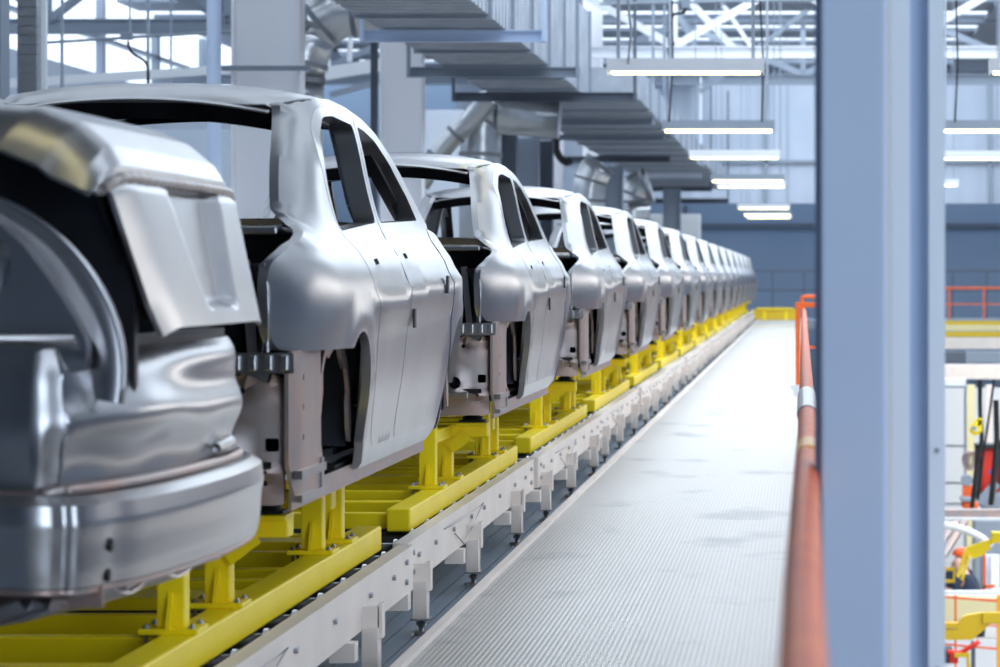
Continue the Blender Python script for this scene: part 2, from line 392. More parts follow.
# ---- rectangular air duct over the conveyor line
DX0, DX1 = -4.85, -3.42
t = empty('air_duct', 'galvanised rectangular air duct running above the row of cars', 'air duct', (0, 0, 4.25))
def duct_section(y0, y1, x0, x1, z0, z1):
    b = bmesh.new(); bx(b, x0, x1, y0, y1 - .05, z0, z1)
    n = max(2, int((y1 - y0) / .3))
    for k in range(1, n):                               # stiffening ribs of the sheet
        yy = y0 + (y1 - y0) * k / n
        bx(b, x0 - .012, x1 + .012, yy - .012, yy + .012, z0 - .012, z0 + .0); bx(b, x1, x1 + .014, yy - .015, yy + .015, z0, z1)
    s = obj('duct_section', b, 'galv', t)
    b = bmesh.new(); bx(b, x0 - .04, x1 + .04, y1 - .05, y1 - .02, z0 - .04, z1 + .04)
    for k in range(10):
        xx = x0 + (x1 - x0) * (k + .5) / 10; bx(b, xx - .015, xx + .015, y1 - .065, y1 - .05, z0 - .035, z0 - .01)
    obj('flange', b, 'grey', s)
y = 26.0
while y < 45: duct_section(y, y + 2.4, DX0, DX1, 0, 1.35); y += 2.4
while y < 90: duct_section(y, y + 3.0, DX0 + .1, -2.62 if y < 70 else -2.45, -.0, .5); y += 3.0
# duct support bars
def dbar(xa, xb, yy, Y, h, label, col='grey'):
    a = U(xa, yy, Y) - Vector((0, 0, .03)); c = U(xb, yy, Y)
    t = empty('duct_support', label, 'duct support bar', (a.x, Y, a.z), 'support bars under the air duct')
    L = c.x - a.x; b = bmesh.new()
    bx(b, 0, L, -.04, .04, -h / 2, -h / 2 + .012); bx(b, 0, L, -.04, .04, h / 2 - .012, h / 2); bx(b, 0, L, .028, .04, -h / 2, h / 2)
    obj('channel', b, col, t)
    for xx in (.03, L - .03):
        b = bmesh.new(); bar(b, (xx, -.06, -h / 2), (xx, -.06, 3.5), .05); obj('hanger', b, col, t)
dbar(360, 547, 33.5, 32.5, .14, 'nearest support bar under the duct, pale blue-grey', 'colblue')
dbar(407, 580, 70, 38.4, .14, 'second support bar under the duct, mid grey')
dbar(452, 637, 95, 43.5, .14, 'third support bar under the duct, dark grey', 'dgrey')
dbar(500, 655, 120, 50, .12, 'fourth support bar under the duct')
dbar(531, 666, 136, 56, .12, 'fifth support bar under the duct, just behind the fourth')
dbar(560, 670, 158, 66, .14, 'broad support bar above the third car roof', 'dgrey')
dbar(618, 702, 175, 78, .12, 'pale support bar near the far end of the duct', 'colpale')
dbar(638, 712, 188, 84, .14, 'second last support bar at the far end of the duct', 'dgrey')
dbar(648, 729, 200, 90, .16, 'last dark support bar at the far end of the duct', 'dgrey')
# round branch ducts
def branch(pts, r, label, joints=(), rb=.35, collars=True):
    t = empty('branch_duct', label, 'round duct', pts[0], 'round branch ducts')
    o = t.location; pp = bend([Vector(p) - o for p in pts], rb, 3)
    b = bmesh.new(); tube(b, pp, r, 24, True); obj('pipe', b, 'foil', t)
    for k, p in enumerate(pp[1:-1]):
        if k % 2 == 0:
            d = (pp[min(k + 2, len(pp) - 1)] - pp[k]).normalized(); b = bmesh.new()
            tube(b, [p - d * .03, p + d * .03], r + .02, 24); obj('collar', b, 'galv', t)
branch([U(470, 8, 33), U(325, 12, 33), U(300, 52, 33), U(297, 110, 33), U(297, 405, 33)], .30, 'foil covered round duct bending down behind the broad white column')
branch([U(560, 118, 45), U(482, 112, 45), U(480, 170, 45), U(480, 371, 45)], .33, 'shiny round duct dropping above the second car roof', rb=.25)
branch([U(490, 100, 44.5), U(440, 150, 44.5), U(420, 185, 44.5)], .16, 'slanting pipe left of the shiny round duct')
branch([U(650, 185, 66), U(633, 190, 66), U(632, 215, 66), U(632, 341, 66)], .42, 'round duct elbow above the fourth car roof', rb=.3)
branch([U(600, 165, 58), U(590, 175, 58), U(588, 215, 58), U(588, 350, 58)], .34, 'pale vertical round duct behind the third car roof', rb=.3)
for a, c, Y, wd, lab, col in ((508, 150, 47, .3, 'dark vertical post right of the shiny round duct', 'dgrey'), (545, 140, 52, .3, 'dark post with pipework behind the second car roof', 'dgrey'),
                         (524, 145, 51, .55, 'pale grey cabinet column behind the second car', 'grey'), (612, 180, 64, .5, 'grey column behind the fourth car', 'grey'), (672, 205, 80, .5, 'grey post near the far end of the cars', 'grey')):
    p = U(a, c, Y); b = bmesh.new(); icol(b, 0, 0, -p.z - .1, 3.9 - p.z, wd, .3); obj('steel_column', b, col, loc=p, label=lab, cat='column')
b = bmesh.new(); tube(b, bend([Vector((U(556, 150, 53).x, 53, 4.3)), U(556, 150, 53), U(560, 158, 53), U(566, 163, 53), U(572, 160, 53)], .05), .07, 10); obj('exhaust_hose', b, 'black', label='black hose end hanging above the second car', cat='hose')

# machinery and racks behind the cars at the left
def cabinet(x0, x1, ytop, Y, d, col, label):
    a = U(x0, 300, Y); c = U(x1, ytop, Y); t = empty('wall_cabinet', label, 'cabinet', ((a.x + c.x) / 2, Y, -.1)); hw_ = (c.x - a.x) / 2
    b = bmesh.new(); bx(b, -hw_, hw_, 0, d, 0, c.z + .1, bev=.02); obj('body', b, col, t)
    n = max(1, int(hw_ * 2 / .8))
    for k in range(n):
        b = bmesh.new(); bx(b, -hw_ + 2 * hw_ * k / n + .03, -hw_ + 2 * hw_ * (k + 1) / n - .03, -.02, 0, .1, c.z); dd = obj('door', b, col, t)
        b = bmesh.new(); bx(b, -hw_ + 2 * hw_ * (k + 1) / n - .12, -hw_ + 2 * hw_ * (k + 1) / n - .09, -.05, -.02, c.z * .5, c.z * .5 + .2); obj('handle', b, 'black', dd)
cabinet(60, 230, 130, 58, 1, 'wallw', 'pale wall cabinet seen through the rear window of the first car')
cabinet(425, 470, 110, 60, .8, 'colpale', 'pale blue partition between the second column and the shiny duct')
cabinet(560, 700, 214, 92, .8, 'panel', 'low pale cabinet far behind the row of cars')

# ---- hanging fluorescent lights
def lamp(x0, x1, Y, label, lit='tube', zc=3.35, rods=True, body='white'):
    t = empty('tube_light', label, 'ceiling light', ((x0 + x1) / 2, Y, zc), 'hanging tube lights'); L = (x1 - x0) / 2
    b = bmesh.new(); bx(b, -L, L, -.11, .11, .0, .12); bx(b, -L, -L + .01, -.11, .11, -.025, 0); bx(b, L - .01, L, -.11, .11, -.025, 0); obj('housing', b, body, t)
    b = bmesh.new()
    zt = -.022 if body == 'grey' else -.004
    for yy in (-.06, .06): tube(b, [(-L + .04, yy, zt), (L - .04, yy, zt)], .019, 10)
    obj('tube', b, lit, t)
    for xx in (-L * .86, L * .86):
        b = bmesh.new(); bar(b, (xx, 0, .085), (xx, 0, 5.24), .035 if Y < 40 else .016); obj('hanger', b, 'galv' if Y < 40 else 'grey', t)
names = ['first hanging tube light, nearest the camera, over the walkway', 'second hanging tube light over the walkway, grey housing', 'third hanging tube light over the walkway, white housing',
         'fourth hanging tube light over the walkway', 'fifth hanging tube light, just below the fourth', 'sixth small hanging light near the far wall', 'seventh small hanging light near the far wall', 'last small hanging light at the far wall']
for nm, Y, body in zip(names, (26.9, 37.4, 46.2, 57.0, 61.0, 80.3, 88.0, 93.0), ('white', 'grey', 'white', 'grey', 'white', 'white', 'grey', 'white')):
    lamp(-1.86, -.37, Y, nm, body=body)
for nm, Y, body in zip(['right-hand hanging light nearest the camera, cut by the right edge', 'right-hand hanging light with grey housing beside the pale column', 'lowest bright right-hand hanging light beside the pale column', 'small far right-hand light beside the pale column'], (26.9, 37.4, 46.5, 60), ('white', 'grey', 'white', 'white')):
    lamp(1.77, 3.3, Y, nm, body=body)
for nm, x, Y in (('overhead tube light before the first car, above the camera', -1.1, 6.0), ('overhead tube light above the first car, out of view', -1.1, 16.5)):
    lamp(x - .75, x + .75, Y, nm)
# cables of the lamps
for x0, y0, x1, y1, Y, lab in ((672, 0, 669, 122, 37, 'black cable dropping to the left end of the second hanging light'), (760, 0, 762, 122, 37, 'dark cable dropping to the right end of the second hanging light'),
                          (956, 0, 955, 122, 37.2, 'dark twisted cable beside the right-hand lights'), (628, 0, 628, 64, 26.7, 'chain at the left end of the first hanging light')):
    b = bmesh.new(); p = U(x0, y0, Y); q = U(x1, y1, Y); m_ = (p + q) / 2 + Vector((.03, 0, 0)); tube(b, [p - p, (m_ - p), q - p], .012, 8); obj('lamp_cable', b, 'galv' if 'chain' in lab else 'black', loc=p, label=lab, cat='cable')
t = empty('conduit_line', 'grey conduit with a box crossing above the hanging lights', 'conduit', U(690, 3, 38))
b = bmesh.new(); tube(b, [U(600, 4, 38) - t.location, U(815, 0, 38) - t.location], .018, 8); obj('conduit', b, 'grey', t); b = bmesh.new(); tube(b, [(0, 0, 0), (0, 0, 8.65 - t.location.z)], .012, 6); obj('hanger', b, 'grey', t)
b = bmesh.new(); o0 = U(686, 2, 38) - t.location; bx(b, o0.x - .06, o0.x + .06, -.08, -.02, -.07, .06); obj('junction_box', b, 'grey', t)
b = bmesh.new(); tube(b, bend([U(686, 6, 38) - t.location, U(685, 13, 38) - t.location, U(672, 14, 38) - t.location, U(670, 60, 38) - t.location], .06), .02, 8); obj('cable', b, 'black', t)

# ================================================================ RIGHT FOREGROUND
t = empty('steel_column', 'big blue-grey column close to the camera beside the orange rail', 'column', U(851, 277, 5.6) - Vector((0, 0, 1.46)))
hwc = 36 * 5.6 / F
b = bmesh.new(); bx(b, -hwc + .010, hwc, 0, .11, -.2, 4, bev=.008); obj('shaft', b, 'colblue', t)
b = bmesh.new(); bx(b, -hwc, -hwc + .010, .01, .12, -.2, 4); obj('edge_strip', b, 'colshade', t)  # dark strip paints the shade along the column's left edge
t = empty('steel_column', 'pale channel column right of the big blue-grey column', 'column', U(915, 277, 6.2) - Vector((0, 0, 1.46)))
k_ = 6.2 / F
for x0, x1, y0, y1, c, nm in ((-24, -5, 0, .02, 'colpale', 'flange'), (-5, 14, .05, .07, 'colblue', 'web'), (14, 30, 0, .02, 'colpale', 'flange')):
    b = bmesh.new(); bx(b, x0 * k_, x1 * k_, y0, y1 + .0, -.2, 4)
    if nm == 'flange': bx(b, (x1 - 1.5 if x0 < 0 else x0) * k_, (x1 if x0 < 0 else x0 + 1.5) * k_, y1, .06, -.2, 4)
    else: pass
    obj(nm, b, c, t)
for z in (1.08, .6, 2.4): b = bmesh.new(); tube(b, [(22 * k_, -.004, z), (22 * k_, .0, z)], .006, 6); obj('bolt', b, 'grey', t)
b = bmesh.new(); bx(b, 0, .02, 0, .02, -1.5, 4); obj('slim_strut', b, 'white', loc=U(885, 277, 9), label='slim white strut showing in the gap between the two near columns', cat='strut')

# orange hand rail with sleeves
t = empty('orange_railing', 'orange handrail running along the right side of the walkway', 'railing', (0.0, 2, 0))
def rail_z(Y): return 1.0
pts = [(0.0, 1.2 - 2, 1.0), (0.0, 1.6, 1.0), (.012, 5.4, 1.0), (.012, 31.3, 1.0)]
b = bmesh.new(); tube(b, pts, .0255, 20); obj('top_rail', b, 'orange', t)
b = bmesh.new(); tube(b, [(p[0] + .006, p[1], .55) for p in pts], .017, 12); obj('mid_rail', b, 'orange', t)
for Y in (3.9, 8.4, 13.4, 19.4, 25.4):
    b = bmesh.new(); tube(b, [(.012, Y, 0), (.012, Y, .98)], .02, 12); p_ = obj('post', b, 'orange', t)
    b = bmesh.new(); bx(b, -.04, .06, Y - .05, Y + .05, 0, .012); obj('base_plate', b, 'orange', p_)
b = bmesh.new(); tube(b, [(.012, 6.2, 1.0), (.012, 7.6, 1.0)], .030, 16); obj('sleeve', b, 'bolt', t)['label'] = 'grey sleeve on the orange rail'
b = bmesh.new(); tube(b, [(.012, 4.25, 1.0), (.012, 4.6, 1.0)], .029, 16); obj('tape_band', b, 'orange2', t)['label'] = 'yellow-orange tape band on the rail'
t = empty('orange_gate_frame', 'small orange gate frame standing at the end of the orange handrail', 'gate frame', (0, 33.6, 0))
b = bmesh.new(); bx(b, -.09, -.03, -.03, .03, 0, 1.06, bev=.006); obj('post', b, 'orange', t)
b = bmesh.new(); bx(b, -.09, .30, -.02, .03, 1.04, 1.1, bev=.006); obj('top_bar', b, 'orange', t)
b = bmesh.new(); bx(b, -.03, .30, -.015, .02, .55, .58); obj('middle_bar', b, 'orange', t)
b = bmesh.new(); bx(b, -.15, .06, -.05, .05, .06, .12); bx(b, -.12, .0, -.05, .05, 0, .06); obj('foot_bracket', b, 'white', t)
b = bmesh.new(); tube(b, bend([(0, .9, 1.0), (-.02, .9, 1.16), (.3, .9, 1.16)], .05), .025, 10); obj('hoop', b, 'orange', t)
# yellow cross beam at the far end of the walkway
t = empty('yellow_barrier', 'yellow barrier beam across the far end of the walkway', 'barrier', (-1.0, 92, 0))
b = bmesh.new(); bx(b, -.62, .85, -.1, .1, .0, .34, bev=.02); obj('beam', b, 'yellow2', t)
b = bmesh.new(); bx(b, -.5, .7, -.16, -.1, .34, .40); bx(b, -.3, -.2, -.14, .1, -.0, .3); bx(b, .4, .5, -.14, .1, -.0, .3); obj('bracket', b, 'yellow', t)
steelbeam((-1.42, 80, .012), (.04, 80, .012), .35, .02, 'yellow floor strip across the far walkway', 'cream', 'floor_strip', 'floor marking')

# far gallery railings
t = empty('gallery_railing', 'dark railing on the far gallery below the blue wall', 'railing', (0, 99, -.05))
b = bmesh.new(); bx(b, -2.6, 14, -.03, .03, 1.62, 1.70); obj('top_rail', b, 'dgrey', t)
b = bmesh.new(); bx(b, -2.6, 14, -.03, .03, .95, 1.02); obj('mid_rail', b, 'dgrey', t)
for x in (-2.4, -1.1, 0, 1.8, 3.9, 5.2, 6.4, 8): b = bmesh.new(); bx(b, x, x + .06, -.03, .03, 0, 1.62); obj('post', b, 'dgrey', t)
t = empty('orange_railing', 'orange railing on the far gallery, right of the near columns', 'railing', (0, 97, -.05))
b = bmesh.new(); bx(b, 3.2, 12, -.03, .03, 1.04, 1.11); obj('top_rail', b, 'orange', t)
b = bmesh.new(); bx(b, 3.2, 12, -.02, .02, .5, .54); obj('mid_rail', b, 'orange', t)
for x in (3.8, 5.0, 6.2, 7.4, 8.6, 9.8): b = bmesh.new(); bx(b, x - .03, x + .03, -.03, .03, 0, 1.04); obj('post', b, 'orange', t)

# ================================================================ CONVEYOR
P = 5.5; NSEG = 16
def make_segment():
    t = empty('conveyor_segment', 'x', 'conveyor', (0, 0, 0))
    for sx, xo in ((1, -1.62), (-1, -2.86)):
        b = bmesh.new(); x0, x1 = (xo - .012, xo) if sx > 0 else (xo, xo + .012)
        L = P - .04
        bx(b, x0, x1, 0, L, .115, .30)
        xi0, xi1 = (xo - .06, xo - .012) if sx > 0 else (xo + .012, xo + .06)
        bx(b, xi0, xi1, 0, L, .288, .30); bx(b, xi0, xi1, 0, L, .115, .127); bx(b, min(xi0, x0), max(xi1, x1), -.012, 0, .115, .30); bx(b, min(xi0, x0), max(xi1, x1), L, L + .012, .115, .30)
        sb = obj('side_beam', b, 'beige', t)
        if sx > 0:
            for yy in (.12, .3, .85, 1.5, 2.2, 2.75, 3.5, 4.3, 4.9, 5.25):
                for zz in ((.25, .17) if yy in (.12, 5.25) else (.225,)):
                    b = bmesh.new(); tube(b, [(xo, yy, zz), (xo + .012, yy, zz)], .013, 6); bx(b, xo, xo + .004, yy - .02, yy + .02, zz - .005, zz + .005); obj('bolt', b, 'bolt', sb)
        for lo in (.12, 2.0, 4.1):
            b = bmesh.new(); xa, xb = (xo + .002, xo + .06) if sx > 0 else (xo - .06, xo - .002)
            bx(b, xa, xb, lo, lo + .09, -.03, .125)
            xc, xd = (xb - .004, xb + .012) if sx > 0 else (xa - .012, xa + .004)
            bx(b, xc, xd, lo + .03, lo + .10, .085, .21); bx(b, min(xa, xo), max(xb, xo), lo + .03, lo + .08, .11, .20)
            lg = obj('leg', b, 'beige', t)
            b = bmesh.new(); bx(b, xo - .06, xo + .03, lo - .34, lo - .26, .045, .114); obj('cable_bracket', b, 'beige', t)
            b = bmesh.new(); xm = (xa + xb) / 2; tube(b, [(xm, lo + .045, -.10), (xm, lo + .045, -.085)], .045, 12); tube(b, [(xm, lo + .045, -.085), (xm, lo + .045, -.03)], .012, 8)
            tube(b, [(xm, lo + .045, -.06), (xm, lo + .045, -.045)], .024, 6); bx(b, xa - .01, xb + .01, lo - .01, lo + .1, -.035, -.028); obj('screw_foot', b, 'bolt', lg)
    for k in range(11):
        yy = .25 + k * .5; b = bmesh.new(); tube(b, [(-2.80, yy, .235), (-1.69, yy, .235)], .042, 16); r_ = obj('roller', b, 'roller', t)
        b = bmesh.new(); tube(b, [(-1.69, yy, .235), (-1.634, yy, .235)], .02, 10); tube(b, [(-1.715, yy, .235), (-1.70, yy, .235)], .058, 16); obj('axle', b, 'bolt', r_)
    b = bmesh.new(); xo = -1.617
    tube(b, [(xo, 1.55, .2), (xo + .02, 1.75, .13), (xo + .03, 2.45, .27), (xo + .01, 2.0, .25), (xo, 1.15, .255)], .0035, 6); obj('wire_clip', b, 'bolt', t)
    return t
ordn = ['first', 'second', 'third', 'fourth', 'fifth', 'sixth', 'seventh', 'eighth', 'ninth', 'tenth', 'eleventh', 'twelfth', 'thirteenth', 'fourteenth', 'fifteenth', 'sixteenth', 'seventeenth']
seg = make_segment()
near_seg = ['nearest beige roller conveyor section, cut by the bottom edge of the photo', 'beige roller conveyor section under the first full car body', 'beige roller conveyor section under the second full car body']
for i in range(NSEG):
    s = seg if i == 0 else copy_tree(seg)
    s.location = (.012 * (-1) ** i, 6.2 + P * i, .004 * ((i % 3) - 1))
    s['group'] = 'beige roller conveyor sections end to end'
    s['label'] = near_seg[i] if i < 3 else 'beige roller conveyor section, %s in line counted from the camera' % ordn[i]

# ================================================================ SKIDS
def make_skid():
    t = empty('yellow_skid', 'x', 'skid', (0, 0, 0)); L = 4.65
    for xa, xb in ((-1.825, -1.72), (-2.70, -2.595)):
        b = bmesh.new(); bx(b, xa, xb, 0, L, .284, .385, bev=.008); obj('rail', b, 'yellow', t)
    for yy, z0, z1, wd in ((.10, .29, .36, .07), (.62, .30, .37, .09), (1.19, .30, .375, .07), (1.83, .30, .36, .07), (2.3, .33, .37, .25), (2.75, .30, .37, .07), (3.2, .30, .36, .08), (3.72, .30, .37, .07), (4.2, .33, .37, .2), (4.55, .29, .36, .07)):
        b = bmesh.new(); bx(b, -2.6, -1.84, yy - wd / 2, yy + wd / 2, z0, z1, bev=.005); obj('crossbar', b, 'yellow', t)
    for off, top in ((1.19, .70), (1.83, .60), (3.5, .735), (3.94, .735)):
        for xc in (-1.80, -2.64):
            w2 = .04; b = bmesh.new(); bx(b, xc - w2, xc + w2, off - .035, off + .035, .40, top, bev=.005)
            bar(b, (xc, off - .07, .40), (xc, off - .03, .50), .012, .02)
            p_ = obj('post', b, 'yellow', t)
            b = bmesh.new(); bx(b, xc - .085, xc + .085, off - .075, off + .075, .385, .402, bev=.003); fp = obj('foot_plate', b, 'yellow', p_)
            for dx in (-.065, .065):
                for dy in (-.055, .055):
                    b = bmesh.new()
                    tube(b, [(xc + dx, off + dy, .36), (xc + dx, off + dy, .415)], .006, 6); tube(b, [(xc + dx, off + dy, .402), (xc + dx, off + dy, .409)], .011, 6)
                    obj('bolt', b, 'bolt', p_)
    # rear cradle beam with rubber mounts, mid cradle beam
    for yy, xo in ((1.83, -1.58), (3.72, -1.66)):
        b = bmesh.new(); xl = -4.4 - xo
        if yy < 3:
            bx(b, xl, xo, yy - .05, yy + .05, .60, .67, bev=.005); bx(b, xo - .16, xo, yy - .09, yy + .06, .655, .672, bev=.003); bx(b, xl, xl + .16, yy - .09, yy + .06, .655, .672, bev=.003)
            bar(b, (xo - .1, yy - .056, .61), (xo - .19, yy - .056, .54), .012, .06)
            bx(b, xo - .28, xo - .18, yy - .6, yy - .05, .60, .66, bev=.004); bx(b, xl + .18, xl + .28, yy - .6, yy - .05, .60, .66, bev=.004)
        else:
            bx(b, xl + .1, xo - .1, yy - .05, yy + .05, .53, .60, bev=.005)
        cb = obj('cradle_beam', b, 'yellow', t)
        if yy < 3:
            for xm in (xo - .08, xl + .08):
                b = bmesh.new(); tube(b, [(xm, yy, .672), (xm, yy, .70)], .05, 14); tube(b, [(xm, yy, .70), (xm, yy, .765)], .036, 14); tube(b, [(xm, yy, .765), (xm, yy, .80)], .012, 8); bx(b, xm - .065, xm + .065, yy - .05, yy + .05, .672, .682)
                obj('rubber_mount', b, 'rubber', cb)
                b = bmesh.new(); tube(b, [(xm, yy, .74), (xm, yy, .748)], .0375, 14); obj('ring', b, 'cream', cb)
    b = bmesh.new(); bx(b, -1.9, -1.70, 3.9, 3.98, .735, .75); bx(b, -2.7, -2.5, 3.9, 3.98, .735, .75); obj('pad', b, 'yellow', t)
    return t
skid = make_skid(); NC = 15
sk_l = ['nearest yellow skid, at the lower left under the first full car body', 'yellow skid under the second full car body', 'yellow skid under the third full car body']
for i in range(NC):
    s = skid if i == 0 else copy_tree(skid)
    s.location = (0, 6.9 + P * i, 0); s['group'] = 'yellow skids carrying the car bodies'
    s['label'] = sk_l[i] if i < 3 else 'yellow skid under the %s full car body counted from the camera' % ordn[i]

# ================================================================ CAR BODIES
PROF = [(0, .690), (.04, .712), (.15, .728), (.3, .752), (.45, .768), (.55, .775), (.65, .765), (.73, .735), (.80, .685), (.88, .655), (1.0, .625), (1.12, .60), (1.22, .572), (1.28, .54)]
SCR = [(.80, .43), (.86, .50), (.93, .59), (1.0, .68), (1.08, .79), (1.14, .88), (1.20, .97), (1.26, 1.06)]     # rear screen edge: z -> u
def hw(u, z):
    v = lerp_tab(PROF, z)
    if u < .5: v -= .155 * ((.5 - u) / .5) ** 3.2 * (1 if z > .38 else .2)
    if u > 3.2: v -= .20 * ((u - 3.2) / .95) ** 2.4
    if z > .76:
        us = lerp_tab(SCR, z) if z > .8 else .42; d = max(0, u - us) if u > .42 else .28 * (.42 - u) / .42; k = min(1, (z - .76) / .1)
        if d < .28: v -= k * .10 * ((.28 - d) / .28) ** 2
    # shoulder crease rising towards the front
    zc = .56 + .09 * max(0, min(1, (u - .4) / 2.4)); dz = zc - z
    if 0 < dz < .16: v += .016 * (1 - dz / .16) * min(1, max(0, (u - .9) / .4))
    # wheel arch lips
    for cu in (.80, 3.40):
        r = math.hypot(u - cu, z - .15)
        if r < .44: v += .014 * max(0, 1 - abs(r - .35) / .09)
    return v
def rim(cu, cz, r, a0, a1, n=22):
    return [(cu + r * math.cos(math.radians(a0 + (a1 - a0) * k / n)), cz + r * math.sin(math.radians(a0 + (a1 - a0) * k / n))) for k in range(n + 1)]
roofline = [(1.0, 1.232), (1.2, 1.255), (1.5, 1.268), (1.8, 1.262), (2.1, 1.235), (2.35, 1.19), (2.58, 1.125), (2.8, 1.05), (2.93, .995), (3.15, .895), (3.22, .86)]
quarter = [(0.03, .43), (.0, .50), (0, .62), (.02, .69), (.12, .745), (.26, .78), (.38, .80), (.45, .822)] + [(lerp_tab(SCR, z_), z_) for z_ in (.86, .90, .95, 1.0, 1.05, 1.10, 1.15, 1.19)]
SIDE = roundpoly(quarter + roofline + [(3.14, .80), (3.11, .5), (3.07, .25), (3.0, .04), (2.95, 0), (1.16, 0)] + rim(.78, .15, .325, -10, 122), .03, 3)
RD = roundpoly([(1.33, .07), (1.84, .07), (1.84, .845), (1.835, 1.228), (1.38, 1.236), (1.16, 1.222), (.99, 1.13), (.905, .97), (.90, .80), (1.0, .72), (1.12, .60), (1.22, .30)], .06)
FD = roundpoly([(1.865, .07), (2.98, .07), (3.03, .3), (3.06, .6), (3.06, .865), (2.88, .985), (2.55, 1.115), (2.27, 1.19), (2.03, 1.215), (1.86, 1.226)], .04)
RW = roundpoly([(.915, .80), (1.80, .845), (1.80, 1.195), (1.38, 1.205), (1.18, 1.19), (1.03, 1.11), (.95, .96)], .04)
FW = roundpoly([(1.90, .845), (2.95, .875), (2.82, .965), (2.52, 1.085), (2.26, 1.16), (2.05, 1.188), (1.90, 1.196)], .035)
def shrink(poly, d):
    n = len(poly); area_ = sum(poly[i][0] * poly[(i + 1) % n][1] - poly[(i + 1) % n][0] * poly[i][1] for i in range(n)); sg = 1 if area_ > 0 else -1
    out = []
    for i in range(n):
        a = Vector(poly[i - 1]); b_ = Vector(poly[i]); c = Vector(poly[(i + 1) % n]); t_ = (c - a)
        if t_.length < 1e-9: out.append(tuple(b_)); continue
        t_.normalize(); out.append((b_.x - t_.y * d * sg, b_.y + t_.x * d * sg))
    return out
FEND = [(3.16, .845), (3.4, .83), (3.7, .79), (3.98, .72), (4.1, .64), (4.13, .52), (4.10, .38), (4.02, .22), (3.76, .20)] + rim(3.40, .15, .345, 8, 188) + [(3.03, .04), (3.09, .26), (3.13, .5)]
def circ(cu, cz, r, n=10): return [(cu + r * math.cos(2 * PI * k / n), cz + r * math.sin(2 * PI * k / n)) for k in range(n)]

